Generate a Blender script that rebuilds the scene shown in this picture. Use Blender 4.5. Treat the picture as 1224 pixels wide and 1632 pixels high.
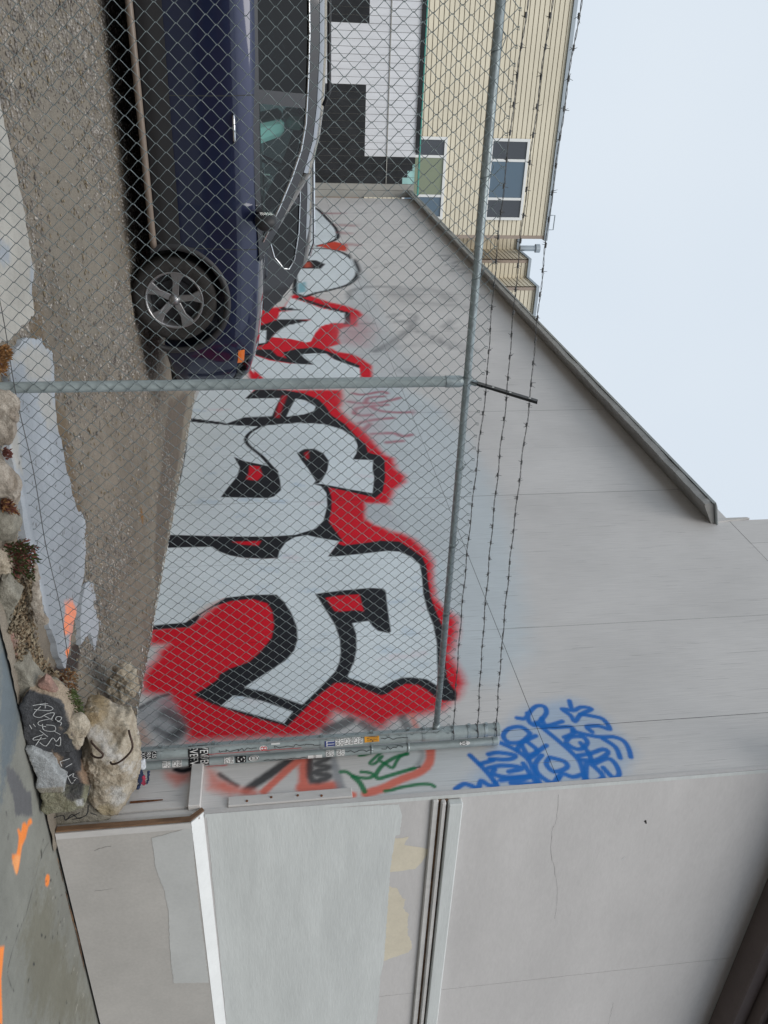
import bpy, bmesh, math, random
import numpy as np
from mathutils import Vector, Matrix, noise as mnoise

for o in list(bpy.data.objects):
    bpy.data.objects.remove(o, do_unlink=True)
SC = bpy.context.scene
COL = SC.collection
RNG = random.Random(7)

# ------------------------------------------------------------------ camera (phone held sideways: the picture lies on its side)
CAM = np.array([0.0, 0.0, 1.5])
FPX = 1318.0
def basis(yaw, pitch, roll):
    yaw, pitch, roll = [math.radians(a) for a in (yaw, pitch, roll)]
    cy, sy, cp, sp = math.cos(yaw), math.sin(yaw), math.cos(pitch), math.sin(pitch)
    d = np.array([sy*cp, cy*cp, sp]); r = np.array([cy, -sy, 0.0]); p = np.cross(r, d)
    c, s = math.cos(roll), math.sin(roll)
    return c*r + s*p, -s*r + c*p, d
VR, VP, VD = basis(29.974, 7.381, -1.969)
cd = bpy.data.cameras.new('camera'); cam = bpy.data.objects.new('camera', cd); COL.objects.link(cam)
cd.sensor_fit = 'VERTICAL'; cd.sensor_height = 36.0; cd.sensor_width = 27.0; cd.lens = FPX/1632*36.0
cd.clip_start = 0.05; cd.clip_end = 2000
M = Matrix(((VP[0], -VR[0], -VD[0], CAM[0]), (VP[1], -VR[1], -VD[1], CAM[1]), (VP[2], -VR[2], -VD[2], CAM[2]), (0, 0, 0, 1)))
cam.matrix_world = M
SC.camera = cam

# ------------------------------------------------------------------ overcast daylight
SUN_EL, SUN_AZ = math.radians(52), math.radians(205)
world = bpy.data.worlds.new('World'); SC.world = world; world.use_nodes = True
wt = world.node_tree; wt.nodes.clear()
wo = wt.nodes.new('ShaderNodeOutputWorld'); wb = wt.nodes.new('ShaderNodeBackground')
sky = wt.nodes.new('ShaderNodeTexSky'); sky.sky_type = 'NISHITA'; sky.sun_disc = False
sky.sun_elevation = SUN_EL; sky.sun_rotation = SUN_AZ; sky.air_density = 1.0; sky.dust_density = 4.0; sky.ozone_density = 1.0
wcoord = wt.nodes.new('ShaderNodeTexCoord')
wn = wt.nodes.new('ShaderNodeTexNoise'); wn.inputs['Scale'].default_value = 1.6; wn.inputs['Detail'].default_value = 3.0
wr = wt.nodes.new('ShaderNodeValToRGB')
wr.color_ramp.elements[0].position = 0.25; wr.color_ramp.elements[0].color = (5.55, 6.35, 7.25, 1)
wr.color_ramp.elements[1].position = 0.75; wr.color_ramp.elements[1].color = (6.5, 7.1, 7.7, 1)
wm = wt.nodes.new('ShaderNodeMix'); wm.data_type = 'RGBA'; wm.inputs[0].default_value = 0.93
wt.links.new(wcoord.outputs['Generated'], wn.inputs['Vector'])
wt.links.new(wn.outputs['Fac'], wr.inputs['Fac'])
wt.links.new(sky.outputs['Color'], wm.inputs[6]); wt.links.new(wr.outputs['Color'], wm.inputs[7])
wt.links.new(wm.outputs[2], wb.inputs['Color']); wb.inputs['Strength'].default_value = 0.1
wt.links.new(wb.outputs['Background'], wo.inputs['Surface'])
sd = bpy.data.lights.new('sun', 'SUN'); sd.energy = 1.45; sd.angle = math.radians(35); sd.color = (1.0, 0.96, 0.9)
so = bpy.data.objects.new('sun', sd); COL.objects.link(so)
sdir = Vector((math.sin(SUN_AZ)*math.cos(SUN_EL), math.cos(SUN_AZ)*math.cos(SUN_EL), math.sin(SUN_EL)))
so.rotation_euler = sdir.to_track_quat('Z', 'Y').to_euler()
SC.view_settings.view_transform = 'Standard'; SC.view_settings.look = 'None'
SC.view_settings.exposure = 0.28; SC.view_settings.gamma = 1.0; SC.view_settings.use_curve_mapping = False
SC.cycles.max_bounces = 8; SC.cycles.transparent_max_bounces = 16

# ------------------------------------------------------------------ helpers: rays of the survey photo -> points on real planes
def ray(px, py):
    return VD*FPX + VR*(py-816) + VP*(px-612)
def on_x(px, py, x): d = ray(px, py); return CAM + d*((x-CAM[0])/d[0])
def on_y(px, py, y): d = ray(px, py); return CAM + d*((y-CAM[1])/d[1])
def on_z(px, py, z): d = ray(px, py); return CAM + d*((z-CAM[2])/d[2])
def crop(ox, oy, s, pts): return [(ox+x/s, oy+y/s) for x, y in pts]

# ------------------------------------------------------------------ helpers: objects
def tag(o, label=None, cat=None, group=None, kind=None):
    if label: o['label'] = label
    if cat: o['category'] = cat
    if group: o['group'] = group
    if kind: o['kind'] = kind
    return o
def empty(name, loc=(0, 0, 0)):
    o = bpy.data.objects.new(name, None); COL.objects.link(o); o.location = loc; o.empty_display_size = 0.1
    return o
def link(name, me, parent=None, mat=None, smooth=False):
    o = bpy.data.objects.new(name, me); COL.objects.link(o)
    if mat is not None and not me.materials: me.materials.append(mat)
    if smooth: me.polygons.foreach_set('use_smooth', [True]*len(me.polygons))
    if parent is not None:
        o.parent = parent
        o.matrix_parent_inverse = Matrix.Translation(-Vector(parent.location)) if parent.type == 'EMPTY' and parent.parent is None else Matrix()
    return o
def pydata(name, v, f):
    me = bpy.data.meshes.new(name); me.from_pydata([tuple(map(float, p)) for p in v], [], [tuple(map(int, q)) for q in f]); me.update()
    return me
class MB:
    """collects simple shapes, builds ONE mesh"""
    def __init__(s): s.v = []; s.f = []
    def add(s, v, f):
        n = len(s.v); s.v += [tuple(p) for p in v]; s.f += [tuple(i+n for i in q) for q in f]
    def box(s, a, b):
        x0, y0, z0 = a; x1, y1, z1 = b
        s.add([(x0, y0, z0), (x1, y0, z0), (x1, y1, z0), (x0, y1, z0), (x0, y0, z1), (x1, y0, z1), (x1, y1, z1), (x0, y1, z1)],
              [(0, 3, 2, 1), (4, 5, 6, 7), (0, 1, 5, 4), (1, 2, 6, 5), (2, 3, 7, 6), (3, 0, 4, 7)])
    def prism(s, poly, d):
        n = len(poly); p = [Vector(q) for q in poly]; d = Vector(d)
        s.add([tuple(q) for q in p]+[tuple(q+d) for q in p],
              [tuple(range(n))[::-1], tuple(range(n, 2*n))]+[(i, (i+1) % n, n+(i+1) % n, n+i) for i in range(n)])
    def tube(s, pts, r, n=8, cap=True):
        pts = [Vector(p) for p in pts]; rr = r if isinstance(r, (list, tuple)) else [r]*len(pts)
        base = len(s.v); t0 = None; up = None
        for i, p in enumerate(pts):
            t = (pts[min(i+1, len(pts)-1)]-pts[max(i-1, 0)]).normalized()
            if up is None:
                up = Vector((0, 0, 1)) if abs(t.z) < 0.9 else Vector((1, 0, 0))
            a = t.cross(up); a.normalize(); b = a.cross(t); up = b
            for k in range(n):
                an = 2*math.pi*k/n
                s.v.append(tuple(p+(a*math.cos(an)+b*math.sin(an))*rr[i]))
        for i in range(len(pts)-1):
            for k in range(n):
                q = base+i*n
                s.f.append((q+k, q+(k+1) % n, q+n+(k+1) % n, q+n+k))
        if cap:
            s.f.append(tuple(base+k for k in range(n))[::-1]); s.f.append(tuple(base+(len(pts)-1)*n+k for k in range(n)))
    def lathe(s, prof, axis='y', n=32, c=(0, 0, 0)):
        base = len(s.v); m = len(prof)
        for k in range(n):
            an = 2*math.pi*k/n
            for r, h in prof:
                a, b = r*math.cos(an), r*math.sin(an)
                s.v.append({'y': (c[0]+a, c[1]+h, c[2]+b), 'z': (c[0]+a, c[1]+b, c[2]+h), 'x': (c[0]+h, c[1]+a, c[2]+b)}[axis])
        for k in range(n):
            for j in range(m-1):
                s.f.append((base+k*m+j, base+k*m+j+1, base+((k+1) % n)*m+j+1, base+((k+1) % n)*m+j))
    def build(s, name, mat, parent=None, smooth=False, bevel=0):
        me = pydata(name, s.v, s.f)
        bm = bmesh.new(); bm.from_mesh(me)
        bmesh.ops.recalc_face_normals(bm, faces=bm.faces)
        if bevel: bmesh.ops.bevel(bm, geom=bm.edges[:], offset=bevel, segments=1, affect='EDGES')
        bm.to_mesh(me); bm.free()
        return link(name, me, parent, mat, smooth)
def auto_smooth(o, ang=35):
    me = o.data; me.polygons.foreach_set('use_smooth', [True]*len(me.polygons))
    me.set_sharp_from_angle(angle=math.radians(ang))

# ------------------------------------------------------------------ materials
MAT = {}
def nodes(name):
    m = bpy.data.materials.new(name); m.use_nodes = True
    nt = m.node_tree; b = nt.nodes['Principled BSDF']; MAT[name] = m
    return m, nt, b
def N(nt, t, **kw):
    n = nt.nodes.new('ShaderNode'+t)
    for k, v in kw.items():
        if k in n.inputs: n.inputs[k].default_value = v
        else: setattr(n, k, v)
    return n
def noisy(name, c, rough=0.8, metal=0.0, scale=6.0, var=0.18, bump=0.15, bscale=60.0, stretch=(1, 1, 1), c2=None, spec=0.3, coat=0.0, bdist=0.004):
    m, nt, b = nodes(name); L = nt.links.new
    tc = N(nt, 'TexCoord'); mp = N(nt, 'Mapping'); mp.inputs['Scale'].default_value = stretch
    L(tc.outputs['Object'], mp.inputs['Vector'])
    n1 = N(nt, 'TexNoise', Scale=scale, Detail=6.0, Roughness=0.62); L(mp.outputs[0], n1.inputs['Vector'])
    n2 = N(nt, 'TexNoise', Scale=bscale, Detail=4.0, Roughness=0.6); L(mp.outputs[0], n2.inputs['Vector'])
    lo = tuple(x*(1-var) for x in c) if c2 is None else c2
    hi = tuple(min(1, x*(1+var)) for x in c)
    mx = N(nt, 'Mix', data_type='RGBA'); mx.inputs[6].default_value = (*lo, 1); mx.inputs[7].default_value = (*hi, 1)
    rp = N(nt, 'MapRange'); rp.inputs[1].default_value = 0.3; rp.inputs[2].default_value = 0.7
    L(n1.outputs['Fac'], rp.inputs[0]); L(rp.outputs[0], mx.inputs[0])
    m2 = N(nt, 'Mix', data_type='RGBA', blend_type='MULTIPLY'); m2.inputs[0].default_value = 1.0
    r2 = N(nt, 'MapRange'); r2.inputs[1].default_value = 0.25; r2.inputs[2].default_value = 0.75; r2.inputs[3].default_value = 1-var*0.7; r2.inputs[4].default_value = 1+var*0.5
    L(n2.outputs['Fac'], r2.inputs[0]); L(mx.outputs[2], m2.inputs[6]); L(r2.outputs[0], m2.inputs[7])
    L(m2.outputs[2], b.inputs['Base Color'])
    b.inputs['Roughness'].default_value = rough; b.inputs['Metallic'].default_value = metal
    b.inputs['Specular IOR Level'].default_value = spec; b.inputs['Coat Weight'].default_value = coat
    if bump:
        bp = N(nt, 'Bump', Strength=bump, Distance=bdist); L(n2.outputs['Fac'], bp.inputs['Height']); L(bp.outputs[0], b.inputs['Normal'])
    return m
def plain(name, c, rough=0.6, metal=0.0, coat=0.0, spec=0.5):
    m, nt, b = nodes(name); b.inputs['Base Color'].default_value = (*c, 1)
    b.inputs['Roughness'].default_value = rough; b.inputs['Metallic'].default_value = metal
    b.inputs['Coat Weight'].default_value = coat; b.inputs['Specular IOR Level'].default_value = spec
    return m
def painted(name, rough=0.75, grain=(1.0, 40.0, 1.5), crack=True, bump=0.25, attr='paint', speck=0.0, bdist=0.003):
    """surface whose paint (murals, patches, marks) is stored on the mesh; grain, cracks and dirt on top"""
    m, nt, b = nodes(name); L = nt.links.new
    at = N(nt, 'Attribute', attribute_name=attr)
    tc = N(nt, 'TexCoord'); mp = N(nt, 'Mapping'); mp.inputs['Scale'].default_value = grain
    L(tc.outputs['Object'], mp.inputs['Vector'])
    n1 = N(nt, 'TexNoise', Scale=2.2, Detail=7.0, Roughness=0.65); L(mp.outputs[0], n1.inputs['Vector'])
    n2 = N(nt, 'TexNoise', Scale=1.1, Detail=5.0); L(tc.outputs['Object'], n2.inputs['Vector'])
    r1 = N(nt, 'MapRange'); r1.inputs[1].default_value = 0.3; r1.inputs[2].default_value = 0.7; r1.inputs[3].default_value = 0.90; r1.inputs[4].default_value = 1.05; L(n1.outputs['Fac'], r1.inputs[0])
    r2 = N(nt, 'MapRange'); r2.inputs[1].default_value = 0.3; r2.inputs[2].default_value = 0.7; r2.inputs[3].default_value = 0.92; r2.inputs[4].default_value = 1.04; L(n2.outputs['Fac'], r2.inputs[0])
    mu = N(nt, 'Math', operation='MULTIPLY'); L(r1.outputs[0], mu.inputs[0]); L(r2.outputs[0], mu.inputs[1])
    mx = N(nt, 'Mix', data_type='RGBA', blend_type='MULTIPLY'); mx.inputs[0].default_value = 1.0
    L(at.outputs['Color'], mx.inputs[6]); L(mu.outputs[0], mx.inputs[7]); out = mx.outputs[2]
    if crack:
        m3 = N(nt, 'Mapping'); m3.inputs['Scale'].default_value = (1.0, 55.0, 0.8); L(tc.outputs['Object'], m3.inputs['Vector'])
        n3 = N(nt, 'TexNoise', Scale=2.6, Detail=3.0, Roughness=0.5); L(m3.outputs[0], n3.inputs['Vector'])
        r3 = N(nt, 'MapRange'); r3.inputs[1].default_value = 0.68; r3.inputs[2].default_value = 0.71; r3.inputs[3].default_value = 0.0; r3.inputs[4].default_value = 0.5; L(n3.outputs['Fac'], r3.inputs[0])
        mc = N(nt, 'Mix', data_type='RGBA'); mc.inputs[7].default_value = (0.10, 0.095, 0.09, 1)
        L(r3.outputs[0], mc.inputs[0]); L(out, mc.inputs[6]); out = mc.outputs[2]
    if speck:
        n4 = N(nt, 'TexNoise', Scale=160.0, Detail=3.0); L(tc.outputs['Object'], n4.inputs['Vector'])
        r4 = N(nt, 'MapRange'); r4.inputs[1].default_value = 0.3; r4.inputs[2].default_value = 0.7; r4.inputs[3].default_value = 1-speck; r4.inputs[4].default_value = 1+speck; L(n4.outputs['Fac'], r4.inputs[0])
        ms = N(nt, 'Mix', data_type='RGBA', blend_type='MULTIPLY'); ms.inputs[0].default_value = 1.0
        L(out, ms.inputs[6]); L(r4.outputs[0], ms.inputs[7]); out = ms.outputs[2]
    L(out, b.inputs['Base Color']); b.inputs['Roughness'].default_value = rough; b.inputs['Specular IOR Level'].default_value = 0.25
    bp = N(nt, 'Bump', Strength=bump, Distance=bdist); L(n1.outputs['Fac'], bp.inputs['Height']); L(bp.outputs[0], b.inputs['Normal'])
    return m

WALL = (0.66, 0.64, 0.625)
painted('wall_paint'); painted('ground_paint', rough=0.95, grain=(14, 14, 14), crack=False, bump=0.6, speck=0.25)
painted('stone_paint', rough=0.95, grain=(13, 13, 13), crack=False, bump=1.0, speck=0.22, bdist=0.02)
painted('concrete_paint', rough=0.9, grain=(7, 7, 7), crack=False, bump=0.3, speck=0.10)
noisy('facade_grey', (0.56, 0.54, 0.53), scale=1.1, var=0.075, bump=0.2, bscale=34, stretch=(0.5, 1, 1.6), rough=0.7)
noisy('facade_light', (0.60, 0.62, 0.61), scale=2.2, var=0.075, bump=0.4, bscale=26, stretch=(0.45, 1, 3.0), rough=0.6)
noisy('facade_low', (0.455, 0.435, 0.41), scale=1.6, var=0.10, bump=0.12, bscale=45, rough=0.7)
noisy('facade_low_light', (0.51, 0.515, 0.505), scale=2.0, var=0.07, bump=0.12, bscale=45, rough=0.7)
noisy('cream_paint', (0.66, 0.60, 0.48), scale=4, var=0.07, bump=0.2, bscale=40)
noisy('white_paint', (0.72, 0.73, 0.725), scale=5, var=0.05, bump=0.1, rough=0.6)
noisy('trim_grey', (0.57, 0.555, 0.54), scale=4, var=0.1, bump=0.2, bscale=30, stretch=(1, 1, 0.3))
noisy('old_wood', (0.20, 0.12, 0.07), scale=8, var=0.45, bump=0.6, bscale=40, stretch=(1, 1, 0.25), c2=(0.06, 0.035, 0.025))
noisy('dark_gap', (0.035, 0.032, 0.03), var=0.3)
noisy('cornice_brown', (0.10, 0.075, 0.07), scale=3, var=0.15, bump=0.1, rough=0.6)
noisy('eave_metal', (0.33, 0.325, 0.31), scale=4, var=0.18, bump=0.2, bscale=12, rough=0.5, metal=0.2)
noisy('eave_edge', (0.42, 0.45, 0.45), scale=4, var=0.12, bump=0.1, rough=0.4, metal=0.4)
noisy('galvanised', (0.36, 0.41, 0.42), rough=0.45, metal=0.55, scale=14, var=0.22, bump=0.12, bscale=90)
noisy('galvanised_post', (0.34, 0.39, 0.395), rough=0.55, metal=0.25, scale=9, var=0.16, bump=0.1, bscale=70, stretch=(1, 1, 0.5))
noisy('wire', (0.20, 0.235, 0.24), rough=0.45, metal=0.6, scale=30, var=0.2, bump=0)
noisy('barb_wire', (0.12, 0.12, 0.12), rough=0.6, metal=0.5, scale=30, var=0.4, bump=0)
plain('black_steel', (0.018, 0.02, 0.024), rough=0.4)
noisy('rock', (0.40, 0.34, 0.27), scale=5, var=0.3, bump=0.9, bscale=38, rough=0.95, bdist=0.012)
noisy('rock_white', (0.62, 0.59, 0.54), scale=6, var=0.25, bump=0.8, bscale=40, rough=0.95, bdist=0.008)
noisy('old_concrete', (0.33, 0.31, 0.27), scale=5, var=0.28, bump=0.6, bscale=50, rough=0.95, bdist=0.006)
noisy('grey_concrete', (0.40, 0.42, 0.43), scale=5, var=0.16, bump=0.3, bscale=60, rough=0.9)
noisy('green_concrete', (0.30, 0.29, 0.22), scale=4, var=0.25, bump=0.5, bscale=45, rough=0.95)
noisy('pink_concrete', (0.36, 0.22, 0.18), scale=6, var=0.3, bump=0.5, bscale=50, rough=0.95)
noisy('black_paint', (0.075, 0.077, 0.082), scale=7, var=0.25, bump=0.3, bscale=60, rough=0.7)
noisy('chalk_white', (0.66, 0.67, 0.67), scale=20, var=0.2, bump=0)
noisy('rust', (0.16, 0.065, 0.03), scale=20, var=0.4, bump=0.3, rough=0.9)
noisy('rebar', (0.075, 0.05, 0.04), scale=30, var=0.4, bump=0.4, rough=0.85, metal=0.3)
noisy('litter_a', (0.16, 0.11, 0.065), scale=9, var=0.6, bump=0); noisy('litter_b', (0.27, 0.22, 0.15), scale=9, var=0.4, bump=0)
noisy('weed_green', (0.075, 0.105, 0.035), scale=14, var=0.4, bump=0); noisy('weed_red', (0.14, 0.05, 0.04), scale=14, var=0.4, bump=0); noisy('weed_dry', (0.24, 0.12, 0.045), scale=14, var=0.4, bump=0)
noisy('stone_mix', (0.30, 0.275, 0.245), scale=11, var=0.65, bump=0, rough=0.95, c2=(0.07, 0.06, 0.055))
noisy('flake_white', (0.62, 0.62, 0.6), scale=20, var=0.2, bump=0)
noisy('asphalt', (0.05, 0.05, 0.052), scale=8, var=0.2, bump=0.5, bscale=120)
noisy('earth', (0.12, 0.11, 0.09), scale=0.5, var=0.2, bump=0.2)
noisy('yellow_siding', (0.70, 0.635, 0.50), scale=0.6, var=0.05, bump=0)
noisy('tan_trim', (0.36, 0.29, 0.24), scale=2, var=0.08, bump=0)
noisy('brown_panel', (0.22, 0.11, 0.07), scale=1, var=0.15, bump=0)
noisy('mural_white', (0.72, 0.73, 0.76), scale=1.5, var=0.08, bump=0.1, stretch=(4, 1, 0.4)); noisy('mural_black', (0.028, 0.03, 0.033), scale=2, var=0.3, bump=0.1)
noisy('mural_teal', (0.36, 0.60, 0.57), scale=2, var=0.2, bump=0); noisy('mural_grey', (0.36, 0.355, 0.33), scale=2, var=0.1, bump=0)
plain('teal_metal', (0.07, 0.32, 0.27), rough=0.5)
plain('pvc_white', (0.78, 0.78, 0.76), rough=0.4)
plain('vent_metal', (0.36, 0.40, 0.43), rough=0.45, metal=0.5)
def glass(name, tint, refl_rough=0.02, body=None):
    m = bpy.data.materials.new(name); m.use_nodes = True; nt = m.node_tree; nt.nodes.clear(); L = nt.links.new; MAT[name] = m
    out = N(nt, 'OutputMaterial'); fr = N(nt, 'Fresnel', IOR=1.5); gl = N(nt, 'BsdfGlossy', Roughness=refl_rough); gl.inputs['Color'].default_value = (1, 1, 1, 1)
    tr = N(nt, 'BsdfTransparent'); tr.inputs['Color'].default_value = (*tint, 1)
    a = N(nt, 'MixShader'); L(fr.outputs[0], a.inputs[0]); L(tr.outputs[0], a.inputs[1]); L(gl.outputs[0], a.inputs[2]); L(a.outputs[0], out.inputs[0])
    return m
glass('car_glass', (0.62, 0.80, 0.78)); glass('car_glass_dark', (0.06, 0.07, 0.075)); glass('lens_clear', (0.75, 0.78, 0.8))
def window_glass(name, c, rough=0.04):
    m, nt, b = nodes(name); b.inputs['Base Color'].default_value = (*c, 1); b.inputs['Roughness'].default_value = rough; b.inputs['Specular IOR Level'].default_value = 0.7
window_glass('pane_blue', (0.09, 0.14, 0.19)); window_glass('pane_dark', (0.05, 0.055, 0.065)); window_glass('pane_green', (0.22, 0.25, 0.16))
def car_paint(name, c, flake):
    m, nt, b = nodes(name); b.inputs['Base Color'].default_value = (*c, 1); b.inputs['Roughness'].default_value = 0.33
    b.inputs['Metallic'].default_value = flake; b.inputs['Coat Weight'].default_value = 1.0; b.inputs['Coat Roughness'].default_value = 0.04
car_paint('navy_paint', (0.008, 0.0135, 0.048), 0.5); car_paint('pillar_black', (0.004, 0.005, 0.010), 0.2); car_paint('black_car_paint', (0.006, 0.008, 0.016), 0.3)
plain('chrome', (0.82, 0.83, 0.84), rough=0.12, metal=1.0); plain('black_plastic', (0.02, 0.02, 0.022), rough=0.55)
noisy('tyre', (0.028, 0.026, 0.025), scale=14, var=0.35, bump=0.2, rough=0.85); noisy('alloy', (0.34, 0.335, 0.34), scale=9, var=0.12, bump=0, rough=0.35, metal=0.85)
plain('alloy_dark', (0.05, 0.05, 0.055), rough=0.4, metal=0.5); plain('orange_lens', (0.65, 0.16, 0.03), rough=0.15); plain('red_lens', (0.30, 0.012, 0.012), rough=0.12, coat=0.6)
plain('seat_teal_glow', (0.50, 0.74, 0.70), rough=0.8); plain('cabin_dark', (0.03, 0.032, 0.034), rough=0.8); noisy('sill_tan', (0.20, 0.16, 0.13), scale=6, var=0.2, bump=0.1, rough=0.35, stretch=(0.5, 4, 4))  # seat colour carries the teal glow of light through the windows
plain('sticker_black', (0.012, 0.012, 0.014), rough=0.35); plain('sticker_white', (0.72, 0.72, 0.71), rough=0.4); plain('sticker_blue', (0.05, 0.07, 0.22), rough=0.4)
plain('sticker_orange', (0.75, 0.33, 0.02), rough=0.5); plain('sticker_red', (0.5, 0.03, 0.04), rough=0.5); plain('ink', (0.02, 0.02, 0.022), rough=0.6); plain('ink_white', (0.75, 0.75, 0.74), rough=0.6)
plain('rag_blue', (0.03, 0.045, 0.10), rough=0.9); plain('rag_red', (0.45, 0.05, 0.10), rough=0.9); plain('rag_white', (0.62, 0.65, 0.70), rough=0.9)

# ------------------------------------------------------------------ paint: layers of polygons and strokes -> colour on mesh points
def hash2(ix, iy, s):
    h = (ix*374761393 + iy*668265263 + s*1442695041) & 0xffffffff
    h = ((h ^ (h >> 13))*1274126177) & 0xffffffff
    return ((h ^ (h >> 16)) & 0xffff)/65535.0
def vnoise(x, y, s=0):
    ix = np.floor(x).astype(np.int64); iy = np.floor(y).astype(np.int64); fx = x-ix; fy = y-iy
    fx = fx*fx*(3-2*fx); fy = fy*fy*(3-2*fy)
    a = hash2(ix, iy, s); b = hash2(ix+1, iy, s); c = hash2(ix, iy+1, s); d = hash2(ix+1, iy+1, s)
    return (a*(1-fx)+b*fx)*(1-fy) + (c*(1-fx)+d*fx)*fy
def seg_d2(P, a, b):
    ab = b-a; L = ab@ab + 1e-12
    t = np.clip(((P-a)@ab)/L, 0, 1)
    q = P - a - t[:, None]*ab
    return (q*q).sum(1)
def smooth_line(pts, closed=False, n=4):
    p = [np.array(q, float) for q in pts]; out = []
    m = len(p); rng = range(m if closed else m-1)
    for i in rng:
        p0 = p[i-1] if (closed or i > 0) else p[i]; p1 = p[i]; p2 = p[(i+1) % m]; p3 = p[(i+2) % m] if (closed or i+2 < m) else p2
        for k in range(n):
            t = k/n
            out.append(0.5*((2*p1)+(-p0+p2)*t+(2*p0-5*p1+4*p2-p3)*t*t+(-p0+3*p1-3*p2+p3)*t**3))
    if not closed: out.append(p[-1])
    return np.array(out)
class Layer:
    def __init__(s, kind, pts, rgb, soft, w=0.0, a=1.0, rough=0.4, sm=0):
        s.kind = kind; s.rgb = np.array(rgb); s.soft = soft; s.w = w; s.a = a; s.rough = rough
        s.pts = smooth_line(pts, kind == 'p', sm) if sm else np.array(pts, float)
        m = soft*1.5 + w
        s.lo = s.pts.min(0)-m; s.hi = s.pts.max(0)+m
def paint(P, base, layers):
    C = np.array(base, float) if np.ndim(base) == 2 else np.tile(np.array(base, float), (len(P), 1))
    for li, l in enumerate(layers):
        sel = np.where((P[:, 0] > l.lo[0]) & (P[:, 0] < l.hi[0]) & (P[:, 1] > l.lo[1]) & (P[:, 1] < l.hi[1]))[0]
        if not len(sel): continue
        Q = P[sel]; d2 = np.full(len(Q), 1e9); n = len(l.pts)
        ins = np.zeros(len(Q), bool)
        for i in range(n if l.kind == 'p' else n-1):
            a = l.pts[i]; b = l.pts[(i+1) % n]
            d2 = np.minimum(d2, seg_d2(Q, a, b))
            if l.kind == 'p':
                c = (a[1] > Q[:, 1]) != (b[1] > Q[:, 1])
                if c.any():
                    xx = a[0] + (Q[:, 1]-a[1])*(b[0]-a[0])/(b[1]-a[1]+1e-12)
                    ins ^= c & (Q[:, 0] < xx)
        d = np.sqrt(d2)
        sd_ = np.where(ins, -d, d) if l.kind == 'p' else d - l.w/2
        if l.soft > 0.02:
            nz = (vnoise(Q[:, 0]*14, Q[:, 1]*5, li) - 0.5) + 0.8*(vnoise(Q[:, 0]*70, Q[:, 1]*60, li+50) - 0.5)
            sd_ = sd_ + nz*l.soft*l.rough*2
        t = np.clip(0.5 - sd_/l.soft, 0, 1); t = t*t*(3-2*t)*l.a
        if getattr(l, 'white_only', False): t = t*(C[sel].min(1) > 0.6)
        C[sel] = C[sel]*(1-t[:, None]) + l.rgb*t[:, None]
    return C
def set_paint(me, C, name='paint'):
    a = me.color_attributes.new(name, 'FLOAT_COLOR', 'POINT')
    a.data.foreach_set('color', np.hstack([C, np.ones((len(C), 1))]).astype(np.float32).ravel())
def grid_mesh(name, us, vs, fn):
    """regular grid, fn maps arrays (u, v) -> (n,3)"""
    U, Vv = np.meshgrid(us, vs, indexing='ij'); P = fn(U.ravel(), Vv.ravel())
    nu, nv = len(us), len(vs); idx = np.arange(nu*nv).reshape(nu, nv)
    F = np.stack([idx[:-1, :-1], idx[1:, :-1], idx[1:, 1:], idx[:-1, 1:]], -1).reshape(-1, 4)
    me = bpy.data.meshes.new(name)
    me.vertices.add(len(P)); me.vertices.foreach_set('co', P.astype(np.float32).ravel())
    me.loops.add(F.size); me.loops.foreach_set('vertex_index', F.astype(np.int32).ravel())
    me.polygons.add(len(F)); me.polygons.foreach_set('loop_start', np.arange(0, F.size, 4, dtype=np.int32)); me.polygons.foreach_set('loop_total', np.full(len(F), 4, np.int32))
    me.update(); me.validate()
    return me

# ------------------------------------------------------------------ the lie of the land
XW = 4.5          # face of the graffiti wall
YF = 3.87         # face of the front facade
FY = 4.30         # line of the fence
def lot_z(x, y):
    b = np.interp(y, [3.6, 4.05, 5.0, 6.3, 7.0, 40], [0.00, 0.045, 0.12, 0.35, 0.38, 0.40])
    k = np.clip((x-3.85)/0.6, 0, 1); k = k*k*(3-2*k)*np.clip((y-3.95)/0.25, 0, 1)
    return b + k*np.clip(0.40-b, 0, 1)

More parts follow.
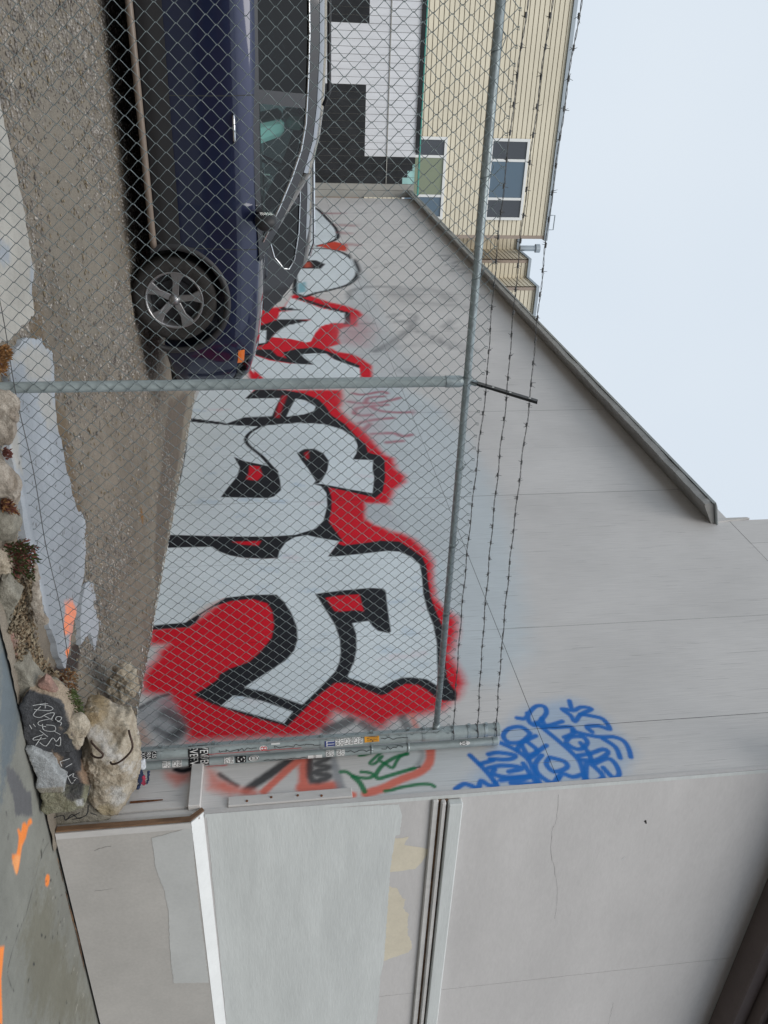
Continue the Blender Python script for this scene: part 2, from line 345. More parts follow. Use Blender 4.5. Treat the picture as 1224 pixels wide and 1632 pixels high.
# ------------------------------------------------------------------ setting: ground, road, sidewalk
m = MB(); m.box((-400, -400, -0.35), (400, 400, -0.30)); tag(m.build('ground', MAT['earth']), kind='structure')
m = MB(); m.box((-120, -14, -0.29), (120, -2.6, -0.15)); tag(m.build('road', MAT['asphalt']), kind='structure')
m = MB(); m.box((-60, -2.6, -0.29), (60, -2.4, 0.0)); tag(m.build('kerb', MAT['grey_concrete'], bevel=0.015), kind='structure')
m = MB(); m.box((-60, -2.398, -0.28), (60, 3.8, -0.012)); sw = tag(m.build('sidewalk', MAT['grey_concrete']), kind='structure')
SWC = (0.225, 0.225, 0.20)
def SWP(pts): return [on_z(px, py, 0.0)[:2] for px, py in pts]
OR = (0.90, 0.26, 0.06); ORL = (0.88, 0.42, 0.18)
cs = lambda pts: crop(0, 1280, 6.12, pts)
sl = [Layer('p', SWP([(0, 1000), (20, 1060), (30, 1130), (10, 1250), (0, 1280)]), (0.14, 0.165, 0.18), 0.12),
      Layer('p', SWP(crop(0, 1120, 6.8, [(60, 680), (120, 700), (200, 800), (330, 1000), (350, 1224), (170, 1224), (130, 1000), (70, 860)])), (0.13, 0.13, 0.135), 0.03),
      Layer('p', SWP([(60, 1400), (150, 1632), (60, 1632), (30, 1500)]), (0.165, 0.155, 0.115), 0.25, a=0.7),
      Layer('p', SWP(cs([(160, 690), (125, 570), (120, 500), (160, 495), (180, 340), (165, 260), (185, 255), (205, 280), (215, 200), (245, 190), (262, 215), (270, 170), (300, 150), (310, 195), (275, 230), (250, 340), (215, 420), (195, 560), (178, 660)])), OR, 0.02, sm=2),
      Layer('p', SWP(cs([(160, 680), (130, 570), (150, 520), (190, 500), (200, 380), (215, 400), (190, 560)])), ORL, 0.03, a=0.7),
      Layer('p', SWP(cs([(440, 800), (440, 740), (455, 695), (478, 705), (480, 760), (465, 812)])), OR, 0.012, sm=2),
      Layer('p', SWP([(-5, 1510), (7, 1508), (4, 1540), (2, 1560), (3, 1632), (-5, 1640)]), OR, 0.02),
      Layer('s', SWP(cs([(470, 390), (410, 500), (360, 660), (330, 780)]) + [(48, 1432), (40, 1460), (28, 1490), (17, 1525), (11, 1556), (22, 1580)]), (0.06, 0.06, 0.055), 0.012, w=0.004, sm=2),
      Layer('s', SWP(cs([(400, 470), (405, 520)])), (0.035, 0.035, 0.03), 0.02, w=0.02)]
rs = random.Random(3)
for k in range(26):
    px, py = rs.uniform(2, 110), rs.uniform(1290, 1632)
    if px > (py-1330)*0.23+70: continue
    c = np.array(on_z(px, py, 0)[:2]); sl.append(Layer('s', [c, c+np.array([rs.uniform(-.01, .03), rs.uniform(-.01, .02)])], (0.045, 0.045, 0.045), 0.012, w=rs.uniform(0.006, 0.016)))
for k in range(30):
    py = rs.uniform(1390, 1632); px = (py-1330)*0.23+78-rs.uniform(3, 22)
    c = np.array(on_z(px, py, 0)[:2]); sl.append(Layer('s', [c, c+np.array([rs.uniform(-.02, .02), rs.uniform(-.03, .03)])], rs.choice([(0.42, 0.40, 0.36), (0.07, 0.065, 0.06)]), 0.01, w=0.006))
us = np.concatenate([np.arange(-8, 2.2, 0.4), np.arange(2.2, 7.6, 0.012), np.arange(7.6, 20, 0.4)]); vs = np.concatenate([np.arange(-2.39, 2.6, 0.25), np.arange(2.6, 3.86, 0.012)])
me = grid_mesh('paving', us, vs, lambda x, y: np.stack([x, y, 0.006*vnoise(x*2, y*2, 4)+0.002*vnoise(x*11, y*11, 5)-0.004], 1))
U, Vv = np.meshgrid(us, vs, indexing='ij'); P2 = np.stack([U.ravel(), Vv.ravel()], 1)
nb = 0.85+0.3*vnoise(P2[:, 0]*3, P2[:, 1]*3, 9)*0.6+0.25*vnoise(P2[:, 0]*9, P2[:, 1]*9, 8)*0.6
set_paint(me, paint(P2, np.array(SWC)[None, :]*nb[:, None], sl)); link('paving', me, sw, MAT['concrete_paint'], smooth=True)

# the gravel lot
GD = (0.20, 0.172, 0.138)
def LOT(pts, dz=0.0):
    out = []
    for px, py in pts:
        p = on_z(px, py, 0.2)
        for _ in range(4): p = on_z(px, py, float(lot_z(p[0], p[1]))+dz)
        out.append(p[:2])
    return out
ll = [Layer('p', LOT([(150, 0), (200, 420), (210, 560), (150, 600), (100, 500), (60, 250), (20, 0)]), (0.215, 0.19, 0.155), 0.3),
      Layer('p', LOT([(35, 380), (55, 560), (75, 640), (100, 760), (125, 860), (140, 850), (115, 700), (90, 600), (62, 480)]), (0.16, 0.12, 0.08), 0.12),
      Layer('p', LOT([(300, 625), (265, 860), (222, 1110), (205, 1110), (235, 950), (250, 800), (268, 640)]), (0.13, 0.105, 0.085), 0.10),
      Layer('p', LOT(crop(0, 980, 6.8, [(960, 150), (1020, 230), (1050, 330), (1010, 420), (1060, 620), (1020, 900), (980, 1010), (920, 950), (860, 700), (850, 560), (890, 300)])), (0.055, 0.042, 0.038), 0.03),
      Layer('p', LOT(crop(0, 540, 3.6, [(780, 980), (810, 970), (825, 1020), (800, 1070), (785, 1040)])), (0.20, 0.10, 0.03), 0.04)]
us = np.concatenate([np.arange(-14, -1.2, 0.3), np.arange(-1.2, 4.62, 0.025)]); vs = np.concatenate([np.arange(3.75, 11, 0.025), np.arange(11, 28.4, 0.2)])
def lotf(x, y):
    z = lot_z(x, y) + 0.016*(vnoise(x*2.3, y*2.3, 1)-.5) + 0.012*(vnoise(x*9, y*9, 2)-.5) + 0.010*(vnoise(x*31, y*31, 3)-.5)
    return np.stack([x, y, z], 1)
me = grid_mesh('lot_surface', us, vs, lotf)
U, Vv = np.meshgrid(us, vs, indexing='ij'); P2 = np.stack([U.ravel(), Vv.ravel()], 1)
nb = 0.7+0.6*vnoise(P2[:, 0]*2.1, P2[:, 1]*2.1, 9)*0.6+0.5*vnoise(P2[:, 0]*17, P2[:, 1]*17, 8)*0.5
set_paint(me, paint(P2, np.array(GD)[None, :]*nb[:, None], ll))
tag(link('lot_surface', me, None, MAT['ground_paint'], smooth=True), kind='structure')

# broken concrete strip under the fence
def strip_z(y): return 0.09 + 0.055*(y-4.1)/0.9
def STRIP(pts):
    out = []
    for px, py in pts:
        p = on_z(px, py, 0.17)
        for _ in range(4): p = on_z(px, py, strip_z(p[1]))
        out.append((p[0], p[1], strip_z(p[1])))
    return out
path = empty('concrete_path', (2.0, 4.6, 0.1)); tag(path, kind='structure')
def slab(pts, base, layers, seed):
    """broken slab: outline on the strip, finely meshed top, sides down to the soil"""
    O = np.array([p[:2] for p in STRIP(pts)])
    # roughen the outline
    R_ = []; rr = random.Random(seed)
    for i in range(len(O)):
        a, b = O[i], O[(i+1) % len(O)]; n = max(1, int(np.hypot(*(b-a))/0.03))
        nrm = np.array([-(b-a)[1], (b-a)[0]])/(np.hypot(*(b-a))+1e-9)
        for k in range(n): R_.append(a+(b-a)*k/n+nrm*rr.uniform(-.011, .011))
    R_ = np.array(R_)
    bm = bmesh.new(); vs_ = [bm.verts.new((p[0], p[1], strip_z(p[1]))) for p in R_]; f = bm.faces.new(vs_)
    if f.normal.z < 0: f.normal_flip()
    ex = bmesh.ops.extrude_face_region(bm, geom=[f]); down = [v for v in ex['geom'] if isinstance(v, bmesh.types.BMVert)]
    bmesh.ops.translate(bm, verts=vs_, vec=(0, 0, -0.14))
    bmesh.ops.triangulate(bm, faces=bm.faces[:])
    tops = [e for e in bm.edges if all(abs(v.co.z-strip_z(v.co.y)) < 0.02 for v in e.verts)]
    for _ in range(7):
        tops = [e for e in bm.edges if e.calc_length() > 0.018 and all(abs(v.co.z-strip_z(v.co.y)) < 0.02 for v in e.verts)]
        if not tops: break
        bmesh.ops.subdivide_edges(bm, edges=tops, cuts=1, use_grid_fill=False)
        bmesh.ops.triangulate(bm, faces=[f for f in bm.faces if len(f.verts) > 3])
    me = bpy.data.meshes.new('slab'); bm.normal_update(); bm.to_mesh(me); bm.free()
    P = np.array([v.co[:] for v in me.vertices]); nb = 0.85+0.3*vnoise(P[:, 0]*4, P[:, 1]*4, seed)
    set_paint(me, paint(P[:, :2], np.array(base)[None, :]*nb[:, None], layers))
    return link('slab', me, path, MAT['concrete_paint'])
SP = lambda pts: [p[:2] for p in STRIP(pts)]
BLUE = (0.345, 0.37, 0.40); BEI = (0.42, 0.40, 0.36)
c9 = lambda pts: crop(0, 540, 9.07, pts)
c36 = lambda pts: crop(0, 850, 7.65, pts)
splat = []
rs = random.Random(5)
for k in range(70):
    px, py = rs.uniform(25, 120), rs.uniform(640, 960)
    c = np.array(SP([(px, py)])[0]); splat.append(Layer('s', [c, c+np.array([rs.uniform(-.012, .012), rs.uniform(-.012, .012)])], (0.10, 0.095, 0.09), 0.012, w=rs.uniform(.007, .016)))
orange = [Layer('p', SP(c36([(780, 830), (860, 800), (930, 900), (960, 1050), (930, 1224), (790, 1224), (800, 1000)])), (0.93, 0.30, 0.16), 0.05, a=0.9),
          Layer('p', SP(crop(0, 980, 6.8, [(700, 0), (750, 0), (750, 130), (720, 220), (690, 180)])), (0.93, 0.30, 0.16), 0.02),
          Layer('p', SP(crop(0, 980, 6.8, [(730, 360), (830, 330), (840, 480), (790, 560), (775, 600), (740, 500), (705, 400)])), (0.95, 0.27, 0.10), 0.02),
          Layer('p', SP(crop(0, 980, 6.8, [(760, 120), (830, 60), (830, 330), (750, 340)])), (0.62, 0.30, 0.24), 0.04, a=0.8)]
white = [Layer('s', SP(c36([(405, 380), (440, 520), (470, 700), (490, 900), (500, 1050), (560, 1110)])), (0.66, 0.66, 0.67), 0.03, w=0.05)]
slab([(-30, 40), (-40, 300), (-30, 420), (0, 545), (12, 545), (55, 500), (50, 460), (55, 430), (45, 380), (38, 330), (20, 250), (8, 200), (-20, 60)], BEI,
     [Layer('p', SP([(0, 380), (18, 390), (15, 420), (-10, 420)]), BLUE, 0.06), Layer('p', SP([(50, 420), (56, 440), (52, 480), (46, 470)]), BLUE, 0.04)], 11)
slab(c9([(200, 1640-1430), (320, 0), (600, 0), (640, 120), (760, 180), (790, 560), (800, 900), (830, 1270), (870, 1400), (920, 1632)]) +
     [(104, 740), (112, 770), (116, 790), (125, 815), (137, 820), (139, 860), (136, 890), (134, 920), (124, 960), (120, 985), (116, 1000), (112, 1030), (105, 1065), (95, 1050), (88, 1020), (80, 1000), (75, 985), (62, 940), (50, 895), (42, 860), (38, 830), (30, 770), (20, 740), (14, 700), (15, 660), (18, 610), (14, 580)], BLUE,
     [Layer('p', SP(c9([(120, 230), (320, 130), (640, 150), (740, 330), (740, 560), (430, 560), (330, 400), (200, 420)])), BEI, 0.08, a=0.8),
      Layer('p', SP([(60, 600), (80, 610), (85, 640), (95, 680), (75, 680), (62, 640)]), BEI, 0.08, a=0.7),
      Layer('p', SP([(15, 650), (30, 650), (30, 720), (38, 760), (25, 750), (15, 700)]), BEI, 0.06, a=0.8)] + splat + orange + white, 12)
slab(crop(0, 850, 3.6, [(490, 290), (540, 270), (560, 330), (590, 440), (590, 560), (560, 620), (545, 690), (520, 560), (490, 600), (465, 640), (460, 500), (470, 380)]), BLUE, splat, 13)

# ------------------------------------------------------------------ corner building: graffiti side wall of plywood sheets, painted front
def WP(pts): return [on_x(px, py, XW)[1:3] for px, py in pts]
A_ = lambda p: crop(200, 560, 2.186, p)
B_ = lambda p: crop(200, 960, 4.08, p)
C_ = lambda p: crop(460, 960, 4.08, p)
D_ = lambda p: crop(460, 780, 4.08, p)
E_ = lambda p: crop(230, 780, 4.08, p)
F_ = lambda p: crop(280, 590, 4.08, p)
G_ = lambda p: crop(460, 590, 4.08, p)
H_ = lambda p: crop(380, 420, 4.08, p)
I_ = lambda p: crop(460, 280, 4.08, p)
J_ = lambda p: crop(350, 1140, 7.65, p)
K_ = lambda p: crop(500, 1140, 7.65, p)
L_ = lambda p: crop(650, 1140, 7.65, p)
P_ = lambda p: crop(200, 1140, 7.65, p)
M_ = lambda p: crop(700, 1060, 3.06, p)
RED = (0.70, 0.006, 0.022); BLK = (0.016, 0.017, 0.022); WHT = (0.74, 0.80, 0.83); PALE = (0.58, 0.65, 0.69); SAL = (0.74, 0.20, 0.15)
GRN = (0.008, 0.18, 0.065); BLU = (0.008, 0.15, 0.53); GRY = (0.20, 0.205, 0.215)
GL = []
def poly(pts, c, soft=0.02, a=1.0, sm=0, rough=0.07): GL.append(Layer('p', WP(pts), c, soft, 0, a, rough, sm))
def stroke(pts, c, w, soft=0.015, a=1.0, sm=3, rough=0.1): GL.append(Layer('s', WP(pts), c, soft, w, a, rough, sm))
# pale primer around the piece
poly([(600, 600), (690, 640), (745, 700), (780, 760), (815, 850), (835, 960), (845, 1040), (800, 1090), (720, 1090), (640, 900), (560, 640)], PALE, 0.35, 0.75)
poly([(575, 420), (640, 560), (690, 600), (600, 640), (520, 560)], (0.50, 0.545, 0.58), 0.3, 0.5)
poly([(600, 1180), (690, 1160), (760, 1180), (740, 1260), (600, 1275)], PALE, 0.2, 0.4)
# red ground of the big letters
poly(F_([(500, 128), (1080, 128), (1090, 200), (1065, 250), (1140, 330)]) + G_([(470, 370), (560, 470), (620, 545), (685, 575), (700, 640), (760, 690), (760, 730), (690, 775), (665, 830), (655, 870), (560, 875), (520, 900), (510, 970), (580, 1000), (660, 1045), (740, 1060), (820, 1100), (880, 1160)]) +
     D_([(900, 400), (945, 470), (945, 600), (960, 700), (1040, 790), (1095, 830), (1105, 920), (1080, 1010), (1060, 1070), (1090, 1130)]) + C_([(1120, 450), (1140, 530), (1100, 620), (1000, 700), (870, 735), (740, 745), (680, 765), (600, 815), (540, 800), (480, 770), (400, 740), (300, 715), (270, 790), (230, 830), (150, 865), (0, 882)]) +
     B_([(900, 880), (700, 895), (540, 905), (400, 910), (375, 800), (290, 730), (220, 670), (260, 610), (180, 605), (110, 590), (105, 500), (150, 420), (200, 370), (220, 310), (270, 278), (140, 278), (155, 170), (420, 140), (700, -60)]), RED, 0.13, 1.0)
poly(D_([(500, 90), (620, 95), (760, 260), (680, 250), (560, 230), (500, 180)]), (0.53, 0.56, 0.59), 0.09)
poly(D_([(980, 440), (1020, 520), (1010, 700), (1060, 780), (1000, 760), (960, 640), (950, 520)]), PALE, 0.06, 0.8)
# letters: black silhouettes
poly(F_([(92, 310), (310, 338), (440, 300), (600, 298), (560, 210), (440, 188), (520, 126), (700, 128), (830, 150), (930, 190), (975, 235), (1010, 290), (1100, 350), (1175, 430)]) +
     G_([(500, 480), (515, 535), (600, 558), (625, 585), (628, 700), (612, 790), (565, 830), (400, 792), (260, 762), (280, 830), (280, 900), (262, 985), (330, 1080), (358, 1115)]) +
     E_([(1180, 340), (870, 447), (790, 452), (650, 447), (560, 432), (490, 407), (440, 374), (300, 378), (140, 384), (165, 298)]), BLK, 0.018)
poly(D_([(250, 437), (320, 350), (355, 365), (480, 350), (600, 333), (720, 338), (800, 388), (870, 440), (897, 500), (908, 600), (925, 700), (962, 800), (1005, 900), (1015, 1000), (1020, 1100), (1030, 1224)]) +
     C_([(1050, 530), (1095, 590), (1090, 640), (1010, 642), (958, 622), (900, 572), (840, 537), (760, 531), (700, 556), (640, 596), (600, 607), (480, 561), (370, 526), (300, 525), (200, 600), (100, 700), (0, 800)]) +
     B_([(1045, 812), (1010, 797), (800, 742), (620, 682), (560, 662), (440, 602), (530, 550), (600, 500), (610, 470), (680, 430), (800, 390), (880, 320), (950, 230), (965, 150), (955, 60)]) +
     E_([(835, 800), (800, 742), (700, 712), (560, 727), (450, 762), (370, 812), (330, 872), (280, 897), (35, 914), (36, 882), (270, 862), (700, 600)]), BLK, 0.02)
# letters: white
poly(E_([(150, 380), (300, 376), (440, 373), (490, 406), (560, 431), (650, 446), (790, 451), (868, 446), (880, 400), (920, 345), (980, 310), (1060, 297)]) +
     D_([(140, 303), (210, 317), (330, 337), (255, 436), (310, 436), (500, 416), (640, 400), (720, 405), (800, 440), (852, 490), (865, 560), (875, 680), (900, 780), (940, 880), (963, 1000), (968, 1224)]) +
     C_([(970, 545), (900, 500), (800, 487), (740, 490), (680, 510), (600, 555), (500, 525), (390, 490), (300, 455), (200, 560), (90, 665)]) +
     B_([(1150, 665), (1020, 620), (900, 580), (772, 555), (800, 535), (930, 450), (1040, 380), (1100, 310), (1120, 240), (1115, 160), (1080, 70), (1040, 10)]) +
     E_([(920, 740), (860, 684), (700, 685), (520, 705), (400, 745), (330, 800), (270, 865), (36, 886), (60, 800), (105, 560)]), WHT, 0.015)
poly(F_([(85, 335), (310, 355), (540, 366), (640, 355), (800, 343), (960, 350), (1080, 385), (1160, 440), (1182, 490), (1175, 540), (1150, 580)]) +
     G_([(550, 585), (545, 640), (556, 700), (545, 800), (400, 775), (215, 740), (165, 742)]) +
     F_([(945, 755), (980, 800), (985, 880), (960, 980), (910, 1030), (780, 1070), (600, 1082), (300, 1080), (-40, 1070), (0, 830), (40, 680), (70, 510)]), WHT, 0.015)
poly(F_([(160, 124), (510, 124), (450, 186), (560, 182), (680, 180), (650, 240), (625, 300), (450, 305), (330, 347), (300, 338), (100, 312), (115, 230)]), WHT, 0.02)
poly(F_([(780, 185), (840, 195), (910, 235), (900, 265), (830, 288), (720, 302), (745, 250)]), WHT, 0.02)
poly(B_([(622, 672), (700, 608), (760, 612), (900, 645), (1087, 711), (1032, 786), (900, 747)]), WHT, 0.012)
# thin roller marks and overspray inside the white
rq = random.Random(17)
for k in range(90):
    px, py = rq.uniform(290, 700), rq.uniform(640, 1130); c_ = rq.choice([(0.42, 0.55, 0.70), (0.42, 0.55, 0.70), (0.50, 0.60, 0.70), (0.75, 0.55, 0.60)])
    L2 = Layer('s', WP([(px, py), (px+rq.uniform(6, 26), py+rq.uniform(-3, 3))]), c_, 0.07, rq.uniform(0.01, 0.07), rq.uniform(0.2, 0.45), 0.6); L2.white_only = True; GL.append(L2)
# letters: inner black, red accents
poly(D_([(172, 680), (240, 670), (370, 655), (530, 640), (615, 645), (632, 660), (640, 740), (655, 850), (666, 925), (650, 935), (580, 920), (545, 890), (520, 855), (415, 870), (440, 940), (442, 1040), (425, 1130)]) +
     C_([(415, 410), (385, 480), (395, 495), (330, 520), (240, 520), (300, 455), (328, 395), (338, 330), (332, 240)]) + D_([(300, 880), (250, 800), (200, 720)]), BLK, 0.015)
poly(D_([(240, 705), (330, 690), (460, 683), (490, 795), (440, 785), (330, 795), (300, 790)]), RED, 0.02)
poly(F_([(378, 563), (440, 590), (540, 610), (630, 630), (660, 650), (680, 720), (686, 780), (640, 822), (600, 832), (293, 826), (330, 775), (400, 690), (416, 630)]), BLK, 0.018)
poly(F_([(480, 620), (545, 625), (565, 685), (530, 720), (455, 710), (475, 670)]), RED, 0.03)
stroke(F_([(545, 368), (485, 405), (455, 450), (480, 495), (560, 560), (615, 620), (655, 660)]), BLK, 0.05, 0.015)
poly(F_([(788, 540), (830, 515), (900, 510), (960, 540), (997, 590), (987, 650), (955, 710), (930, 737), (893, 742), (910, 720), (860, 640), (820, 590)]), BLK, 0.018)
poly(F_([(835, 540), (862, 528), (866, 572), (850, 582)]), RED, 0.05, 0.8)
poly(E_([(575, 340), (760, 335), (740, 366), (620, 358)]), RED, 0.03)
poly(F_([(692, 165), (725, 165), (700, 225), (672, 310), (648, 308), (660, 240)]), RED, 0.06, 0.75)
# letters beyond the post
poly(H_([(350, 205), (400, 192), (470, 208), (600, 253), (700, 275), (780, 305), (812, 335), (775, 360), (772, 408), (700, 412), (660, 430), (650, 480), (665, 520), (590, 545), (650, 575), (740, 588), (800, 618), (868, 665), (872, 780), (80, 790), (60, 690), (40, 560), (60, 390), (150, 290), (300, 280)]), RED, 0.09)
stroke(H_([(395, 225), (500, 262), (620, 298), (705, 322), (705, 390)]), BLK, 0.13, 0.03, sm=0)
poly(H_([(340, 222), (420, 247), (540, 290), (690, 322), (692, 383), (600, 390), (540, 405), (500, 450), (470, 507), (440, 513), (340, 490), (215, 478), (255, 435), (330, 395), (480, 368), (420, 360), (255, 362), (270, 310), (430, 305), (300, 288)]), WHT, 0.03)
poly(H_([(100, 420), (180, 390), (265, 362), (485, 368), (330, 400), (260, 435), (215, 478), (190, 520), (120, 540)]), BLK, 0.03)
poly(H_([(290, 282), (440, 306), (260, 303)]), BLK, 0.03)
poly(H_([(130, 435), (182, 435), (177, 515), (130, 520)]), WHT, 0.03)
poly(H_([(110, 560), (210, 558), (255, 600), (312, 616), (285, 578), (380, 555), (500, 545), (590, 573), (650, 600), (700, 628), (792, 663), (782, 682), (680, 652), (620, 622), (575, 587), (490, 658), (400, 656), (300, 641), (200, 622), (100, 590)]), BLK, 0.03)
poly(H_([(80, 588), (200, 630), (330, 650), (492, 658), (430, 615), (405, 590), (500, 584), (570, 585), (620, 622), (700, 652), (788, 681), (795, 780), (160, 780), (80, 690)]), WHT, 0.03)
poly(H_([(100, 690), (165, 745), (100, 770)]), RED, 0.04)
for bub in ([(60, 180), (120, 190), (190, 220), (250, 280), (305, 340), (322, 395), (290, 424), (200, 452), (60, 462)], [(60, 470), (250, 475), (350, 500), (420, 550), (450, 620), (432, 672), (380, 712), (300, 735), (180, 762), (40, 765)]):
    poly(I_(bub), WHT, 0.05, sm=2); stroke(I_(bub+[bub[0]]), BLK, 0.10, 0.05, sm=2)
poly(I_([(60, 552), (180, 550), (238, 575), (210, 606), (60, 606)]), BLK, 0.05); poly(I_([(100, 565), (140, 560), (145, 595), (105, 598)]), (0.55, 0.09, 0.05), 0.15)
poly(I_([(185, 455), (300, 428), (385, 450), (372, 492), (260, 475)]), (0.66, 0.06, 0.03), 0.1)
poly(I_([(60, 700), (110, 690), (115, 755), (60, 765)]), (0.25, 0.48, 0.55), 0.1)
# faded scribbles
PINK = (0.40, 0.10, 0.14)
for s_ in ([(420, 150), (480, 160), (600, 140), (640, 150)], [(500, 210), (520, 180), (620, 170)], [(390, 205), (480, 215), (600, 210), (720, 180)], [(430, 280), (440, 250), (520, 235), (640, 225)], [(430, 280), (470, 295), (540, 290)], [(540, 240), (600, 265), (720, 275), (820, 270)], [(460, 345), (540, 325), (680, 310)], [(490, 390), (530, 350)], [(540, 415), (680, 410), (740, 430), (800, 420)], [(640, 470), (740, 460)]):
    stroke(G_(s_), PINK, 0.075, 0.06, 0.8)
poly(G_([(340, 170), (560, 200), (640, 420), (560, 470), (420, 330)]), (0.52, 0.35, 0.38), 0.35, 0.35)
poly(I_([(320, 960), (480, 900), (560, 1000), (500, 1110), (330, 1090)]), (0.50, 0.20, 0.23), 0.5, 0.5)
for s_, w_, a_ in (([(400, 800), (400, 755), (500, 725), (700, 720)], 0.14, 0.6), ([(720, 770), (780, 770)], 0.6, 0.45), ([(700, 735), (900, 740), (1000, 770), (1050, 810)], 0.30, 0.4), ([(660, 915), (720, 895), (800, 900), (820, 940), (760, 960), (690, 940)], 0.12, 0.6),
                   ([(560, 1140), (660, 1090), (760, 1020), (820, 960)], 0.14, 0.7), ([(460, 965), (640, 955), (900, 940), (1090, 940)], 0.06, 0.6), ([(820, 1000), (960, 1060), (1060, 1120), (1150, 1135)], 0.12, 0.6), ([(980, 520), (1070, 525), (1000, 545), (1100, 560), (1030, 580), (1150, 600), (1070, 620), (1160, 632)], 0.09, 0.6),
                   ([(250, 245), (400, 245), (540, 240)], 0.10, 0.5), ([(480, 590), (560, 600), (700, 560), (880, 570)], 0.06, 0.5), ([(450, 470), (700, 465), (780, 468)], 0.05, 0.5), ([(1060, 940), (1020, 980), (1060, 1000)], 0.15, 0.5)):
    stroke(I_(s_), GRY, w_, w_*0.9, a_)
for s_ in ([(250, 245), (340, 245)], [(330, 320), (420, 325)], [(340, 370), (380, 375)], [(390, 445), (440, 450)]): stroke(I_(s_), (0.36, 0.10, 0.12), 0.25, 0.25, 0.6)
for s_ in ([(600, 560), (700, 545), (760, 560)], [(640, 480), (760, 490)], [(640, 590), (740, 610)]): stroke(G_([(x-200, y-560+0) for x, y in s_]) if False else s_[:1]+s_[1:], GRY, 0.18, 0.2, 0.35)
# smudges low on the wall behind the end post
poly(B_([(60, 700), (200, 600), (290, 595), (380, 760), (390, 900), (240, 915), (100, 780)]), (0.30, 0.31, 0.33), 0.08, 0.75)
stroke(B_([(90, 690), (200, 625), (280, 600)]), BLK, 0.03, 0.03, 0.7); stroke(B_([(260, 720), (330, 760), (360, 830), (300, 890)]), BLK, 0.11, 0.09, 0.65); stroke(B_([(200, 820), (280, 860), (370, 830)]), BLK, 0.05, 0.06, 0.6)
poly(B_([(40, 850), (110, 780), (170, 920), (60, 940)]), (0.52, 0.33, 0.26), 0.08, 0.8)
stroke(C_([(250, 830), (330, 800), (400, 770)]), BLK, 0.09, 0.05, 0.75); stroke(C_([(480, 790), (540, 830)]), BLK, 0.07, 0.05, 0.6); stroke(C_([(740, 750), (770, 810)]), BLK, 0.07, 0.04, 0.6); stroke(C_([(800, 740), (830, 820)]), SAL, 0.05, 0.04, 0.7)
# tags between the fence and the corner
poly(P_([(480, 690), (640, 690), (800, 700), (760, 800), (620, 860), (500, 760)]), SAL, 0.10, 0.8); poly(P_([(1000, 640), (1100, 700), (1300, 900), (1290, 980), (1000, 900)]), SAL, 0.10, 0.75)
stroke(P_([(620, 660), (700, 680), (800, 650), (840, 620)]), BLK, 0.05, 0.03)
stroke(P_([(1020, 600), (1224, 590)]), RED, 0.03, 0.03)
stroke(J_([(0, 720), (100, 790), (215, 860)]), BLK, 0.035, 0.03, 0.8, sm=0); stroke(J_([(870, 540), (640, 700), (330, 910)]), BLK, 0.07, 0.04, 0.9, sm=0)
stroke(J_([(980, 535), (800, 690), (540, 930)]), SAL, 0.06, 0.03, sm=0); stroke(J_([(1050, 520), (1030, 700), (1020, 880)]), SAL, 0.08, 0.05, sm=0); stroke(J_([(1000, 880), (1224, 870), (1400, 850)]), SAL, 0.08, 0.05, sm=0)
stroke(K_([(60, 960), (280, 960), (480, 970)]), SAL, 0.05, 0.03, sm=0); stroke(J_([(40, 850), (220, 920), (420, 950)]), SAL, 0.06, 0.07, 0.8)
stroke(K_([(-40, 520), (190, 520), (20, 600), (200, 630), (0, 700), (190, 740), (-20, 800), (-40, 560)]), (0.05, 0.05, 0.055), 0.055, 0.04, 0.9)
poly(K_([(200, 560), (260, 480), (330, 680), (385, 880), (290, 905), (240, 780)]), (0.30, 0.31, 0.33), 0.04, 0.85)
stroke(L_([(270, 400), (275, 520), (215, 640), (100, 710), (0, 750)]) + K_([(1000, 810), (850, 885), (640, 955)]), SAL, 0.07, 0.03); stroke(L_([(165, 430), (180, 500), (120, 600)]), GRY, 0.04, 0.05, 0.6); stroke(L_([(150, 625), (0, 665)]), (0.04, 0.06, 0.05), 0.014, 0.012)
for s_, w_ in (([(820, 455), (700, 560), (690, 592), (740, 592), (800, 540), (835, 500), (790, 540), (870, 590), (960, 642), (1010, 560), (1060, 500), (1140, 468)], 0.026), ([(1140, 470), (1000, 510), (850, 600), (770, 700), (760, 750), (800, 772), (900, 742), (1000, 712), (1224, 645)], 0.034),
               ([(330, 690), (400, 690), (480, 740), (600, 765), (690, 760), (730, 730), (680, 700), (580, 690)], 0.03), ([(480, 750), (560, 820), (620, 930)], 0.04), ([(560, 490), (620, 480), (700, 455)], 0.03), ([(870, 925), (950, 912), (1050, 882), (1224, 850), (1330, 840), (1420, 842), (1470, 868)], 0.03)):
    stroke(K_(s_), GRN, w_, 0.014, 0.92)
